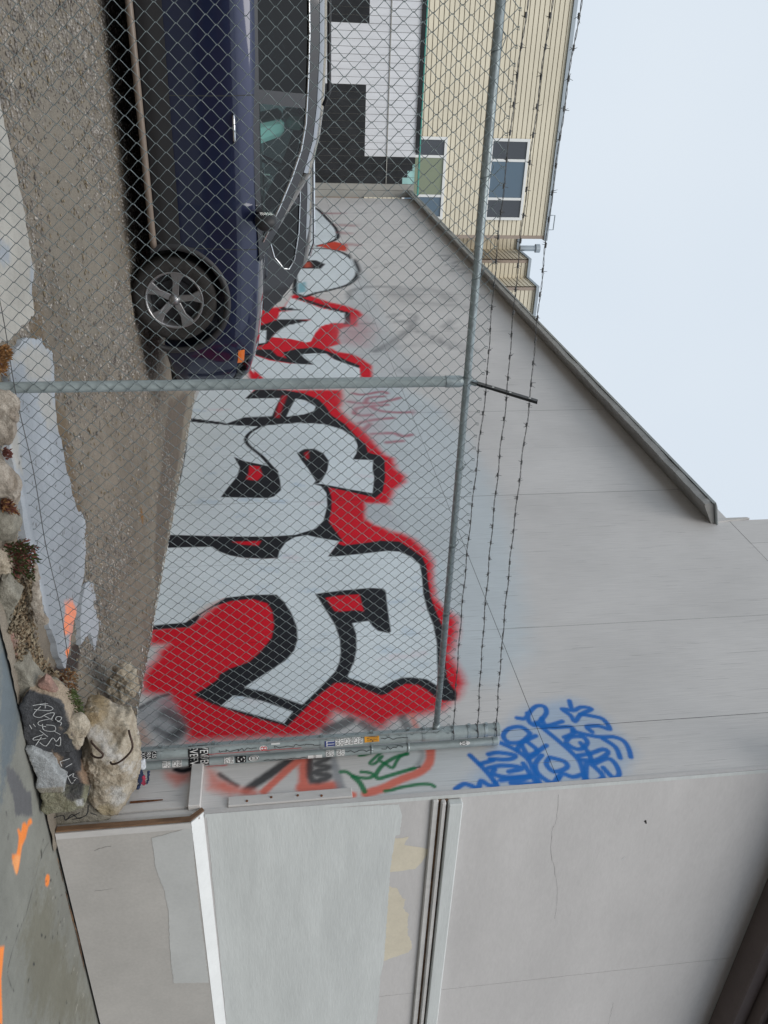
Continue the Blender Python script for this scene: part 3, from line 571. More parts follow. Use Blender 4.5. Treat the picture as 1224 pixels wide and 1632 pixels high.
# blue tag
poly(M_([(250, 420), (330, 300), (430, 200), (540, 180), (640, 165), (760, 210), (860, 320), (950, 420), (880, 560), (700, 590), (200, 610), (120, 590)]), (0.26, 0.44, 0.68), 0.2, 0.55)
for s_ in ([(380, 258), (420, 260), (445, 225), (475, 200), (512, 203), (522, 235), (490, 275), (468, 295), (438, 275), (430, 235)], [(470, 280), (540, 335), (600, 385), (650, 430), (690, 480), (712, 570)], [(500, 260), (522, 295), (600, 275)], [(500, 300), (560, 305), (640, 302), (655, 330), (610, 352)],
           [(635, 175), (652, 222), (692, 205), (742, 215), (690, 240), (662, 275), (640, 245), (600, 215), (650, 222)], [(690, 240), (750, 250), (800, 265), (832, 312), (780, 297), (720, 300), (745, 325)], [(650, 320), (700, 335), (780, 350), (850, 350), (900, 370), (925, 410), (934, 448)], [(800, 360), (860, 400), (882, 452)],
           [(620, 372), (642, 350), (700, 350), (722, 380), (690, 410), (650, 402), (620, 380)], [(690, 380), (730, 430), (742, 470)], [(680, 440), (740, 430), (800, 410), (822, 430), (760, 465), (690, 460)], [(718, 480), (722, 568), (800, 547), (750, 490), (720, 480)], [(760, 480), (820, 455), (858, 480), (878, 530), (850, 550), (800, 500)],
           [(442, 332), (400, 302), (340, 310), (312, 345), (340, 378), (400, 375), (440, 342)], [(380, 412), (402, 380), (470, 345)], [(400, 385), (440, 440), (522, 392)], [(430, 375), (480, 420), (440, 455)], [(500, 440), (470, 480), (482, 530), (550, 575), (580, 545)], [(540, 450), (610, 470), (622, 500), (560, 520), (522, 482), (540, 450)], [(580, 555), (602, 530), (650, 545), (692, 535)],
           [(150, 440), (200, 488), (240, 530), (272, 572)], [(240, 435), (290, 427), (370, 440), (340, 460), (250, 458)], [(200, 482), (260, 465)], [(240, 502), (300, 490), (380, 495), (400, 507), (340, 520)], [(270, 510), (262, 530), (330, 547), (440, 540)], [(300, 380), (350, 402), (400, 432), (440, 470), (488, 575)], [(300, 562), (440, 547), (350, 575), (490, 580)],
           [(80, 605), (120, 580), (160, 590), (190, 600), (205, 565), (240, 585), (280, 592), (272, 570)], [(410, 480), (450, 540), (480, 580)]):
    stroke(M_(s_), BLU, 0.042, 0.016, 0.95, sm=3)
# unevenly darker towards the foot, pale weathering
bld = empty('corner_building', (XW, 5.6, 0.3))
tag(bld, 'grey plywood building with red, black and white graffiti on its side wall', 'building')
m = MB(); m.box((4.512, 3.90, -0.1), (13.0, 7.34, 8.6)); m.box((4.512, 7.34, -0.1), (13.0, 28.3, 6.2)); m.build('core_wall', MAT['dark_gap'], bld)
ys = [3.907, 4.43]
while ys[-1] < 28.3: ys.append(ys[-1]+1.222)
ys[-1] = 28.3
ZS = 3.405
def panel(y0, y1, z0, z1, fine):
    dy, dz = fine
    us = np.linspace(y0+0.0015, y1-0.0015, max(2, int((y1-y0)/dy)+1)); vs = np.linspace(z0, z1, max(2, int((z1-z0)/dz)+1))
    me = grid_mesh('wall_panel', us, vs, lambda u, v: np.stack([np.full_like(u, XW)+RNG.uniform(-.001, .001), u, v], 1))
    U, Vv = np.meshgrid(us, vs, indexing='ij'); P2 = np.stack([U.ravel(), Vv.ravel()], 1)
    t = RNG.uniform(0.97, 1.02); base = np.array(WALL)*t
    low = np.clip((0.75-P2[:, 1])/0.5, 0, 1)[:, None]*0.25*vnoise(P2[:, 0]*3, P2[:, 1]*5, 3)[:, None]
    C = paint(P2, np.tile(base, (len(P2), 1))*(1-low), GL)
    set_paint(me, C)
    # board thickness
    o = link('wall_panel', me, bld, MAT['wall_paint'])
    return o
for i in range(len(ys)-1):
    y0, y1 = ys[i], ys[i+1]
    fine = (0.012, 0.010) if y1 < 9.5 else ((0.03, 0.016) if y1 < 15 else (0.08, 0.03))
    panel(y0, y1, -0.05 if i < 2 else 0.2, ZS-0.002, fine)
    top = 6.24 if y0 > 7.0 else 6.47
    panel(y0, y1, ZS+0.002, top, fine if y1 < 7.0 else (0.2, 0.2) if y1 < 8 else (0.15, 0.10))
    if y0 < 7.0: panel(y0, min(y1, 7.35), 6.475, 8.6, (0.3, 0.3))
# eave along the rear part
m = MB()
n = 60
prof = [(4.515, 6.245), (4.27, 6.105), (4.245, 6.10), (4.232, 6.175), (4.25, 6.20), (5.0, 6.42), (5.0, 6.3)]
v = []; f = []
rw = random.Random(2)
for i in range(n+1):
    y = 7.30 + (28.35-7.30)*(i/n)**1.5; j = rw.uniform(-.008, .008); k2 = rw.uniform(-.006, .006)
    v += [(x+(j if 4.2 < x < 4.4 else 0), y, z+(k2 if 4.2 < x < 4.4 else 0)) for x, z in prof]
q = len(prof)
for i in range(n):
    for k in range(q): f.append((i*q+k, i*q+(k+1) % q, (i+1)*q+(k+1) % q, (i+1)*q+k))
f += [tuple(range(q)), tuple(range(n*q, n*q+q))]
m.add(v, f); ev = m.build('eave', MAT['eave_metal'], bld)
m = MB(); m.prism([(4.224, 7.28, 6.178), (4.214, 7.26, 6.205), (4.27, 7.26, 6.235), (4.9, 7.28, 6.42), (4.9, 7.28, 6.40), (4.25, 7.28, 6.21)], (0, 21.0, 0)); m.build('drip_edge', MAT['eave_edge'], ev)
m = MB(); m.prism([(5.0, 7.34, 6.5), (9.0, 7.34, 7.7), (13.0, 7.34, 6.5)], (0, 20.95, 0)); m.build('roof', MAT['eave_metal'], bld)
m = MB(); m.prism([(4.485, 7.385, 6.26), (4.485, 7.30, 6.27), (4.485, 7.335, 6.45), (4.485, 7.36, 6.72), (4.485, 7.385, 6.70)], (0.04, 0, 0)); m.build('flashing', MAT['trim_grey'], bld)
m = MB(); m.box((4.47, 3.872, 8.6), (13.05, 7.4, 8.66)); m.build('parapet_cap', MAT['trim_grey'], bld)
# front facade: sheets above, projecting base with bevelled ledge, mouldings, cornice
fx = [4.49, 6.825, 8.05, 9.27, 10.5, 13.0]
for i in range(len(fx)-1):
    a, b = fx[i]+0.002, fx[i+1]-0.002
    m = MB(); m.box((a, YF, 0.94), (b, 3.899, 5.30)); m.build('facade_panel', MAT['facade_grey'], bld)
m = MB(); m.box((4.492, YF, 5.302), (13, 3.899, 8.598)); m.build('upper_facade', MAT['facade_grey'], bld)
m = MB(); m.box((4.478, 3.795, 0.02), (13, 3.868, 0.875)); m.build('facade_base', MAT['facade_low'], bld)
m = MB(); m.prism([(4.478, 3.793, 0.877), (4.478, 3.872, 0.952), (4.478, 3.869, 0.877)], (8.5, 0, 0)); m.build('ledge', MAT['white_paint'], bld)
# brown wooden edge of the base and bevel, seen from the side
m = MB(); m.prism([(4.462, 3.80, 0.03), (4.462, 3.80, 0.872), (4.462, 3.878, 0.955), (4.462, 3.90, 0.94), (4.462, 3.835, 0.865), (4.462, 3.835, 0.03)], (0.014, 0, 0)); m.build('end_board', MAT['old_wood'], bld)
m = MB(); m.box((4.476, 3.789, 0.025), (4.53, 3.7935, 0.872)); m.build('edge_strip', MAT['trim_grey'], bld)
m = MB(); m.box((4.4935, 3.865, 0.957), (4.525, 3.868, 8.5)); m.build('edge_strip', MAT['facade_light'], bld)
m = MB(); m.box((4.4925, 3.874, 0.96), (4.4985, 3.905, 8.55)); m.build('corner_board', MAT['trim_grey'], bld, bevel=0.001)
m = MB(); m.box((4.478, 3.908, 1.11), (4.498, 3.985, 1.945)); vb = m.build('screwed_board', MAT['trim_grey'], bld, bevel=0.003)
for z in (1.22, 1.40, 1.56, 1.75): 
    m = MB(); m.lathe([(0, -0.004), (0.008, -0.003), (0.009, 0.002)], 'x', 10, (4.476, 3.96-RNG.uniform(0, .03), z+RNG.uniform(-.02, .02))); m.build('screw', MAT['rust'], vb)
m = MB(); m.box((4.44, 3.90, 0.85), (4.498, 4.30, 0.93)); m.build('wall_batten', MAT['trim_grey'], bld, bevel=0.004)
m = MB(); m.box((4.486, 3.836, 0.0), (4.4995, 3.909, 0.93)); m.build('filler_strip', MAT['trim_grey'], bld)
m = MB(); m.box((4.485, 3.93, 0.05), (4.4985, 3.99, 0.845)); m.build('lower_board', MAT['trim_grey'], bld)
for z0, z1, y0, y1, mt in ((2.492, 2.535, 3.845, 3.869, 'trim_grey'), (2.552, 2.585, 3.825, 3.869, 'trim_grey'), (2.60, 2.70, 3.81, 3.869, 'facade_light')):
    m = MB(); m.box((4.52+(z0-2.49)*0.1, y0, z0), (13, y1, z1)); m.build('moulding', MAT[mt], bld, bevel=0.008)
m = MB(); m.box((4.53, 3.858, 2.533), (13, 3.8695, 2.602)); m.build('moulding', MAT['old_wood'], bld)  # brown strip: shadow lines between the mouldings, put in as colour
for y0, z0, z1 in ((3.62, 5.31, 5.45), (3.50, 5.45, 5.52), (3.38, 5.52, 5.75)):
    m = MB(); m.box((4.2, y0, z0), (13.3, 3.868, z1-0.002)); m.build('cornice', MAT['cornice_brown'], bld, bevel=0.012)
def FP(pts, y): return [(lambda p: (p[0], y, p[2]))(on_y(px, py, y)) for px, py in pts]
def patch(pts, y, mat, seed, amp=0.006):
    rr = random.Random(seed); p = FP(pts, y-0.002); out = []
    for i in range(len(p)):
        a, b = Vector(p[i]), Vector(p[(i+1) % len(p)]); n = max(1, int((b-a).length/0.02))
        for k in range(n):
            q = a.lerp(b, k/n); out.append((q.x+rr.uniform(-amp, amp), q.y, q.z+rr.uniform(-amp, amp)))
    m = MB(); m.add(out, [tuple(range(len(out)))]); return m.build('paint_patch', MAT[mat], bld)
def crack(pts, y, w, mat='dark_gap'):
    p = smooth_line([(lambda q: (q[0], q[2]))(on_y(px, py, y)) for px, py in pts], False, 6); rr = random.Random(len(pts)); m = MB()
    p = [np.array(q)+np.array([rr.uniform(-.004, .004), rr.uniform(-.004, .004)]) for q in p]
    for i in range(len(p)-1):
        a, b = p[i], p[i+1]; t = b-a; L = math.hypot(*t)+1e-9; nn = np.array([-t[1], t[0]])/L*w*rr.uniform(.4, 1)
        m.add([(a[0]-nn[0], y-0.0015, a[1]-nn[1]), (b[0]-nn[0], y-0.0015, b[1]-nn[1]), (b[0]+nn[0], y-0.0015, b[1]+nn[1]), (a[0]+nn[0], y-0.0015, a[1]+nn[1])], [(0, 1, 2, 3)])
    m.build('crack', MAT[mat], bld)
c780 = lambda p: crop(780, 1232, 2.757, p)
crack(c780([(305, 95), (295, 200), (275, 260), (272, 360), (288, 430), (298, 540), (285, 640)]), YF, 0.0008); crack(c780([(545, 1010), (535, 1050), (522, 1103), (505, 1180)]), YF, 0.0008); crack(c780([(684, 208), (690, 222)]), YF, 0.008); crack(c780([(583, 380), (598, 366)]), YF, 0.003, 'white_paint')
crack([(150, 1356), (165, 1350), (178, 1348)], 3.795, 0.0012); crack([(150, 1420), (180, 1416)], 3.795, 0.0008)
crack([(78, 1332), (92, 1372), (104, 1420), (112, 1450), (128, 1510), (140, 1580), (156, 1650)], 3.795, 0.006, 'old_wood')
c300 = lambda p: crop(300, 1232, 2.782, p)
patch([(329, 1297), (636, 1282), (641, 1300), (637, 1330), (630, 1332), (622, 1385), (617, 1460), (612, 1530), (606, 1560), (604, 1600), (600, 1632), (594, 1720), (370, 1720), (361, 1632)], YF, 'facade_light', 1, 0.003)
patch(c300([(900, 290), (950, 288), (978, 282), (965, 300), (960, 320), (1062, 335), (1060, 360), (1030, 400), (1005, 425), (890, 440)]), YF+0.0008, 'cream_paint', 2, 0.004)
patch(c300([(885, 500), (930, 515), (945, 550), (965, 560), (950, 600), (980, 625), (970, 660), (975, 720), (995, 760), (980, 795), (900, 820), (855, 838)]), YF+0.0008, 'cream_paint', 3, 0.006)
patch([(242, 1336), (306, 1318), (312, 1400), (322, 1480), (333, 1566), (277, 1567), (272, 1530), (268, 1450), (262, 1420), (250, 1390), (246, 1370)], 3.795, 'facade_low_light', 4, 0.003)

# ------------------------------------------------------------------ mural building at the back of the lot
mb = empty('mural_building', (0, 28.35, 0.3)); tag(mb, 'low white building with black mural bands at the back of the lot', 'building')
m = MB(); m.box((-16, 28.36, 0.2), (4.45, 35.0, 6.28)); m.build('core_wall', MAT['mural_grey'], mb)
mi = {'w': 'mural_white', 'k': 'mural_black', 't': 'mural_teal', 'g': 'mural_grey'}
pitch = 0.203
x = -6.3
while x < 4.46:
    xa, xb = x+0.006, min(x+pitch-0.006, 4.44); xc = (xa+xb)/2
    if xc > 4.07: cuts = [(0.25, 6.3, 'g')]
    elif xc > 3.16:
        zt = 6.3 if xc < 3.36 else 6.45-(xc-3.26)*0.79
        cuts = [(0.25, min(zt, 6.3), 'k')] + ([(zt, 6.3, 't')] if zt < 6.29 else [])
    elif xc > 1.12: cuts = [(0.25, 4.66, 'k'), (4.66, 6.3, 'w')]
    elif xc < -0.5 and xc > -2.6: cuts = [(0.25, 4.72, 'k'), (4.72, 6.3, 'w')]
    else: cuts = [(0.25, 6.3, 'w')]
    me = None; m = MB()
    for z0, z1, c in cuts: m.box((xa, 28.33, z0), (xb, 28.358, z1))
    o = m.build('siding_board', None, mb); o.data.materials.clear()
    for z0, z1, c in cuts: o.data.materials.append(MAT[mi[c]])
    for k, p in enumerate(o.data.polygons): p.material_index = min(k//6, len(cuts)-1)
    x += pitch
m = MB(); m.box((-16, 28.30, 5.36), (4.05, 28.329, 5.385)); m.build('batten', MAT['mural_grey'], mb)
m = MB(); m.box((-16, 28.27, 6.29), (3.1, 28.5, 6.40)); m.build('coping', MAT['mural_black'], mb)
m = MB(); m.box((-16, 28.26, 6.41), (4.4, 28.4, 6.45)); m.build('gutter', MAT['teal_metal'], mb)

# ------------------------------------------------------------------ yellow apartment building far behind
yb = empty('yellow_building', (0, 36, 0)); tag(yb, 'tall pale yellow building with horizontal lap siding and stepped bays', 'building')
m = MB(); m.box((-16, 36.08, 0), (7.22, 50, 13.45)); m.box((7.0, 39.9, 0), (8.7, 50, 13.4)); m.box((8.71, 37.8, 0), (9.6, 50, 13.4)); m.box((9.55, 36.2, 0), (10.9, 50, 13.4)); m.build('core_wall', MAT['tan_trim'], yb)
def lap(a, b, z0, z1, pitch=0.195, out=0.07):
    a, b = Vector((*a, 0)), Vector((*b, 0)); t = (b-a).normalized(); nrm = Vector((t.y, -t.x, 0)); v = []; f = []
    z = z0
    while z < z1-0.01:
        zt = min(z+pitch, z1); k = len(v)
        for p in (a, b):
            v += [tuple(p+nrm*out+Vector((0, 0, z+0.028))), tuple(p+nrm*(out-0.012)+Vector((0, 0, zt))), tuple(p+Vector((0, 0, zt))), tuple(p+Vector((0, 0, z+0.028)))]
        f += [(k, k+4, k+5, k+1), (k+1, k+5, k+6, k+2), (k+3, k+7, k+4, k)]
        z += pitch
    me = pydata('lap_siding', v, f); o = link('lap_siding', me, yb, MAT['yellow_siding']); return tag(o, kind='stuff')
lap((-16, 36.08), (7.18, 36.08), 5.5, 13.44); lap((7.2, 39.9), (8.66, 39.9), 10.55, 13.4); lap((8.63, 39.9), (8.63, 37.8), 9.0, 13.4); lap((8.69, 37.8), (9.45, 37.8), 9.0, 13.4); lap((9.47, 37.8), (9.47, 36.2), 9.0, 13.4); lap((9.53, 36.2), (10.85, 36.2), 9.0, 13.4)
m = MB(); m.box((7.16, 36.0, 0), (7.30, 36.3, 13.45)); m.build('corner_trim', MAT['tan_trim'], yb)
for xx, yy in ((8.60, 37.70), (9.44, 36.10)): 
    m = MB(); m.box((xx, yy, 8), (xx+0.12, yy+0.12, 13.4)); m.build('corner_trim', MAT['tan_trim'], yb)
m = MB(); m.box((-16.1, 35.93, 13.45), (7.36, 50, 13.60)); m.build('roof_edge', MAT['vent_metal'], yb)
m = MB(); m.box((7.36, 39.75, 13.4), (8.72, 50, 13.53)); m.box((8.52, 37.62, 13.4), (9.50, 39.75, 13.53)); m.box((9.36, 36.0, 13.4), (10.95, 37.62, 13.53)); m.build('roof_edge', MAT['vent_metal'], yb)
m = MB(); m.box((7.3, 39.8, 8.0), (8.55, 39.86, 10.55)); m.build('wall_panel', MAT['brown_panel'], yb)
for (x0, x1, z0, z1, mul, pn) in ((3.43, 6.40, 10.78, 12.22, (4.15, 5.66), ('pane_dark', 'pane_blue', 'pane_dark')), (3.43, 6.40, 7.2, 8.76, (4.06, 5.58), ('pane_dark', 'pane_green', 'pane_blue'))):
    m = MB(); b = 0.11
    m.box((x0-b, 35.90, z0-b), (x1+b, 36.0, z0)); m.box((x0-b, 35.90, z1), (x1+b, 36.0, z1+b)); m.box((x0-b, 35.90, z0), (x0, 36.0, z1)); m.box((x1, 35.90, z0), (x1+b, 36.0, z1))
    w = m.build('window', MAT['pvc_white'], yb)
    for q in mul:
        m = MB(); m.box((q-0.05, 35.92, z0+0.001), (q+0.05, 35.99, z1-0.001)); m.build('mullion', MAT['pvc_white'], w)
    ed = [x0]+list(mul)+[x1]
    for k in range(3):
        m = MB(); m.box((ed[k]+0.05*(k > 0), 35.95, z0), (ed[k+1]-0.05*(k < 2), 35.96, z1)); m.build('pane', MAT[pn[k]], w)
m = MB(); m.lathe([(0.0, 0), (0.13, 0), (0.13, 0.75), (0.20, 0.75), (0.20, 0.95), (0.0, 0.97)], 'z', 16, (8.32, 38.9, 13.3)); m.build('vent_pipe', MAT['vent_metal'], yb)
m = MB(); m.tube([(6.3, 35.95, 13.6), (6.3, 35.95, 13.8), (6.9, 35.95, 13.8), (6.9, 35.95, 13.55)], 0.025, 6); m.build('roof_rail', MAT['vent_metal'], yb)
m = MB(); m.lathe([(0, 0), (0.16, 0), (0.16, 0.4), (0.26, 0.42), (0.2, 0.6), (0, 0.62)], 'z', 14, (10.35, 36.6, 12.9)); m.build('vent_pipe', MAT['vent_metal'], yb)

# ------------------------------------------------------------------ building added across the street, out of view, to darken the car's reflections
ob = empty('added_street_building', (0, -15, 0)); tag(ob, 'added dark building across the street, unseen, darkens the reflection in the car flank', 'building')
m = MB(); m.box((-40, -26, -0.3), (34, -15.0, 7.4)); m.build('wall', MAT['brown_panel'], ob)
for k in range(14):
    for z0 in (0.9, 4.4):
        m = MB(); m.box((-37+5*k, -15.06, z0), (-34.6+5*k, -14.97, z0+2.3)); w = m.build('window', MAT['pane_dark'], ob)
        m = MB(); m.box((-37.1+5*k, -15.02, z0-0.12), (-34.5+5*k, -14.9, z0-0.002)); m.build('sill', MAT['trim_grey'], w)
m = MB(); m.box((-40.2, -26.2, 7.402), (34.2, -14.8, 7.7)); m.build('cornice', MAT['tan_trim'], ob)

# ------------------------------------------------------------------ chain-link fence
fen = empty('chain_link_fence', (1.65, FY, 0.1)); tag(fen, 'galvanised chain-link fence with sticker-covered end posts and a top rail', 'fence')
RZ = 2.585; MY = FY-0.036
PWI, PHI = 0.0755, 0.0872
m = MB(); x0, x1 = -1.70, 4.315; nw = int((x1-x0)/(PWI/2)); rr = random.Random(4)
zb, zt = 0.10, RZ+0.075; nz = int((zt-zb)/(PHI/2))
V = []; Fc = []
WR = 0.0018
def wob(x, z): return 0.004*math.sin(x*2.3+z*1.1)+0.003*math.sin(x*5.1-z*3.7), 0.012*math.sin(x*1.7+z*0.9)+0.007*math.sin(x*3.9+2*z), 0.004*math.sin(x*1.3+z*2.9)+0.003*math.sin(4.1*x+z)
for i in range(nw):
    pts = []
    for k in range(nz+1):
        right = (k+i) % 2 == 0
        xx = x0+(i+(1 if right else 0))*PWI/2 + (0.0022 if right else -0.0022)
        zz = zt-k*PHI/2
        sgn = 1 if right else -1
        for dx, dz, dy in ((-sgn*0.0052, 0.0065, -0.0028*sgn), (0, 0, 0.0), (-sgn*0.0052, -0.0065, 0.0028*sgn)):
            a, b, c = wob(xx, zz)
            pts.append((xx+dx+a, MY+dy+b*0.6, zz+dz+c))
    if i % 2 == 0: pts = [(pts[0][0]+0.012, pts[0][1], pts[0][2]-0.012), (pts[0][0]+0.016, pts[0][1], pts[0][2]+0.002)] + pts
    mm = MB(); mm.tube(pts, WR, 4, False)
    n0 = len(V); V += mm.v; Fc += [tuple(q+n0 for q in f) for f in mm.f]
me = pydata('wire_mesh', V, Fc); o = link('wire_mesh', me, fen, MAT['wire'], smooth=True); tag(o, kind='stuff')
m = MB(); m.tube([(-1.7+(4.33+1.7)*t/60, MY-0.006, 0.178+0.006*math.sin(t*0.7)) for t in range(61)], 0.0024, 5); m.build('tension_wire', MAT['barb_wire'], fen, smooth=True)
m = MB(); m.tube([(-1.8, FY, RZ), (4.335, FY, RZ)], 0.0215, 18); m.build('top_rail', MAT['galvanised'], fen, smooth=True)
for xx in (0.0, 0.55, 1.05, 2.18, 2.72, 3.25, 3.78):
    m = MB(); pts = [(xx+0.004*t, FY+0.0245*math.cos(t*0.55), RZ+0.0245*math.sin(t*0.55)) for t in range(14)]; pts += [(xx-0.03, MY-0.004, RZ+0.03), (xx-0.05, MY-0.004, RZ+0.015)]
    m.tube(pts, 0.002, 5); m.build('tie_wire', MAT['wire'], fen, smooth=True)
def line_post(px):
    m = MB(); m.lathe([(0, 0.02), (0.030, 0.02), (0.030, RZ-0.03), (0, RZ-0.03)], 'z', 24, (px, FY, 0)); p = m.build('line_post', MAT['galvanised_post'], fen); auto_smooth(p)
    m = MB(); m.lathe([(0.0305, RZ-0.125), (0.034, RZ-0.123), (0.034, RZ-0.045), (0.0305, RZ-0.03), (0.02, RZ-0.02)], 'z', 24, (px, FY, 0)); m.lathe([(0.0225, -0.022), (0.028, -0.022), (0.028, 0.022), (0.0225, 0.022)], 'x', 20, (px, FY, RZ)); c = m.build('loop_cap', MAT['galvanised'], p); auto_smooth(c)
    a = Vector((px+0.004, FY-0.02, RZ+0.028)); b = Vector((px+0.004, 3.985, 2.895)); t = (b-a).normalized(); w = Vector((1, 0, 0)); nn = t.cross(w)
    # barbed-wire arm: folded steel strip with three wire slots
    bm = bmesh.new(); k = 22; holes = (0.33, 0.60, 0.90); rows = []
    m = MB()
    for s_ in (-1, 1):
        base = [a+w*(0.003*s_), b+w*(0.003*s_)]
    prof = [a-nn*0.017, b-nn*0.014, b+t*0.008, b+nn*0.014, a+nn*0.017]
    m.prism([tuple(q-w*0.012) for q in prof], tuple(w*0.003)); m.prism([tuple(q+nn*(0.0)) for q in (a-w*0.009+nn*0.017, b-w*0.009+nn*0.014, b+w*0.014+nn*0.014, a+w*0.014+nn*0.017)], tuple(nn*-0.003))
    arm = m.build('barb_arm', MAT['black_steel'], p)
    for hq in holes:
        q = a.lerp(b, hq); m = MB(); m.lathe([(0, -0.0005), (0.007, -0.0005), (0.007, 0.0004), (0, 0.0005)], 'x', 12, tuple(q-w*0.0125)); m.build('wire_slot', MAT['sticker_white'], arm)
    m = MB(); m.tube([(px, FY-0.01, RZ+0.02), (px+0.004, FY-0.03, RZ+0.05)], 0.016, 10); m.build('arm_bolt', MAT['galvanised'], arm)
    return p
line_post(1.65); line_post(-1.05)
def end_post(px, py, r, z1):
    m = MB(); m.lathe([(0, 0.1), (r, 0.1), (r, z1-0.05), (r+0.003, z1-0.05), (r+0.003, z1-0.012), (r*0.7, z1), (0, z1+0.004)], 'z', 28, (px, py, 0)); p = m.build('end_post', MAT['galvanised_post'], fen); auto_smooth(p, 40); return p
EX, EY, ER = 4.345, FY, 0.047; SX, SY, SR = 4.455, FY-0.006, 0.030
ep = end_post(EX, EY, ER, 3.065); sp = end_post(SX, SY, SR, 3.065)
for px in (255, 340, 428, 512, 592, 650, 674, 721, 746, 773):
    z = on_y(px, 1178-(px-500)*0.05, EY)[2]
    m = MB(); m.lathe([(ER+0.0005, -0.011), (ER+0.003, -0.011), (ER+0.003, 0.011), (ER+0.0005, 0.011)], 'z', 24, (EX, EY, z)); m.box((EX-ER-0.024, EY-0.006, z-0.011), (EX-ER+0.002, EY+0.006, z+0.011))
    m.lathe([(0, -0.011), (0.007, -0.011), (0.007, 0.011), (0, 0.011)], 'y', 8, (EX-ER-0.016, EY, z)); b = m.build('tension_band', MAT['galvanised'], ep); auto_smooth(b)
for px in (592, 650):
    z = on_y(px, 1192, SY)[2]; m = MB(); m.lathe([(SR+0.0005, -0.01), (SR+0.002, -0.01), (SR+0.002, 0.01), (SR+0.0005, 0.01)], 'z', 20, (SX, SY, z)); m.build('post_joint', MAT['galvanised'], sp, smooth=True)
m = MB(); m.box((EX-ER-0.026, MY-0.003, 0.25), (EX-ER-0.010, MY+0.002, RZ+0.04)); m.build('tension_bar', MAT['galvanised'], fen)
m = MB(); m.tube([(EX-ER-0.05, FY, RZ), (EX-ER+0.004, FY, RZ)], 0.027, 14); m.build('rail_cup', MAT['galvanised'], fen, smooth=True)
# stickers, marker tags on the end posts
def text_mesh(s, size):
    cu = bpy.data.curves.new('t', 'FONT'); cu.body = s; cu.size = size; cu.align_x = 'CENTER'; cu.align_y = 'CENTER'; cu.resolution_u = 2
    o = bpy.data.objects.new('t', cu); COL.objects.link(o)
    dg = bpy.context.evaluated_depsgraph_get(); me = o.evaluated_get(dg).to_mesh()
    v = [tuple(q.co) for q in me.vertices]; f = [tuple(p.vertices) for p in me.polygons]
    bpy.data.objects.remove(o); bpy.data.curves.remove(cu)
    return v, f
POST = {'e': (EX, EY, ER, ep), 's': (SX, SY, SR, sp)}
def post_frame(k):
    x, y, r, o = POST[k]; return x, y, r, math.atan2(-y, -x), o      # angle that faces the street
def wrap(k, pts, lift):
    x, y, r, a0, o = post_frame(k)
    return [(x+(r+lift)*math.cos(a0+u/r), y+(r+lift)*math.sin(a0+u/r), z) for u, z in pts]
def zpost(px, k): return on_y(px, 1178-(px-500)*0.05+(16 if k == 's' else 0), POST[k][1])[2]
def sticker(k, p0, p1, mat, u0=-0.026, u1=0.026, lines=(), ink='ink', round_=False, flip=False, size=None):
    if k == 'e': u0, u1 = u0*1.25, u1*1.25
    z0, z1 = zpost(p0, k), zpost(p1, k); n = 8; o = POST[k][3]
    m = MB()
    if round_:
        c = [((u0+u1)/2+(u1-u0)/2*math.cos(t*math.pi/10), (z0+z1)/2+(z1-z0)/2*math.sin(t*math.pi/10)) for t in range(20)]
        m.add(wrap(k, [((u0+u1)/2, (z0+z1)/2)]+c, 0.0035), [(0, 1+t, 1+(t+1) % 20) for t in range(20)])
    else:
        g = [(u0+(u1-u0)*i/n, z) for i in range(n+1) for z in (z0, z1)]
        m.add(wrap(k, g, 0.0035), [(2*i, 2*i+2, 2*i+3, 2*i+1) for i in range(n)])
    st = m.build('sticker', MAT[mat], o)
    if lines:
        nl = len(lines); H = (z1-z0)/nl
        for i, s in enumerate(lines):
            v, f = text_mesh(s, (size or H*1.15)); w = max(abs(q[0]) for q in v)+1e-6
            sc = min(1.0, (u1-u0)*0.46/w); fl = -1 if flip else 1
            g = wrap(k, [((u0+u1)/2+fl*q[0]*sc, z1-H*(i+0.5)+fl*q[1]) for q in v], 0.0042)
            m = MB(); m.add(g, f); m.build('lettering', MAT[ink], st)
    return st
sticker('e', 224, 250, 'sticker_black', -0.02, 0.03, ('KIS', 'PRN', 'CKO'), 'ink_white')
sticker('e', 300, 333, 'sticker_black', -0.026, 0.06, ('VEVE', 'EVEV'), 'ink_white')
sticker('s', 300, 333, 'sticker_black', -0.034, 0.03, ('VEN', 'EVI'), 'ink_white')
sticker('e', 413, 426, 'sticker_white', 0.0, 0.03, ('8',), 'sticker_red', True)
sticker('e', 432, 446, 'sticker_white', -0.02, 0.0)
sticker('e', 517, 533, 'sticker_blue', 0.0, 0.034, ('LLI',), 'ink_white')
sticker('e', 534, 547, 'sticker_white', -0.012, 0.034, ('LUC', 'JNK'))
sticker('e', 548, 562, 'sticker_white', -0.016, 0.030, ('MNK', 'ICY'))
sticker('e', 563, 577, 'sticker_white', -0.018, 0.028, ('MNK', 'ICY'))
sticker('e', 580, 603, 'sticker_orange', -0.012, 0.022, ('VUAH',))
sticker('s', 258, 271, 'sticker_white', -0.022, 0.022, ('LUC', 'JIL'))
sticker('s', 274, 289, 'sticker_white', -0.024, 0.022, ('MNK', 'ICY'))
sticker('s', 357, 372, 'sticker_white', -0.02, 0.024, ('MNK', 'LGI'))
sticker('s', 375, 392, 'sticker_black', -0.02, 0.024, ('S',), 'ink_white')
sticker('s', 396, 413, 'sticker_white', -0.02, 0.020, ('@',), 'ink', True)
sticker('s', 490, 513, 'sticker_white', 0.008, 0.034, ('EXOE',), 'ink', flip=True, size=0.026)
sticker('s', 519, 532, 'sticker_white', -0.018, 0.028, ('LUC', 'JNK'))
sticker('s', 536, 549, 'sticker_white', -0.018, 0.028, ('LUC', 'JNK'))
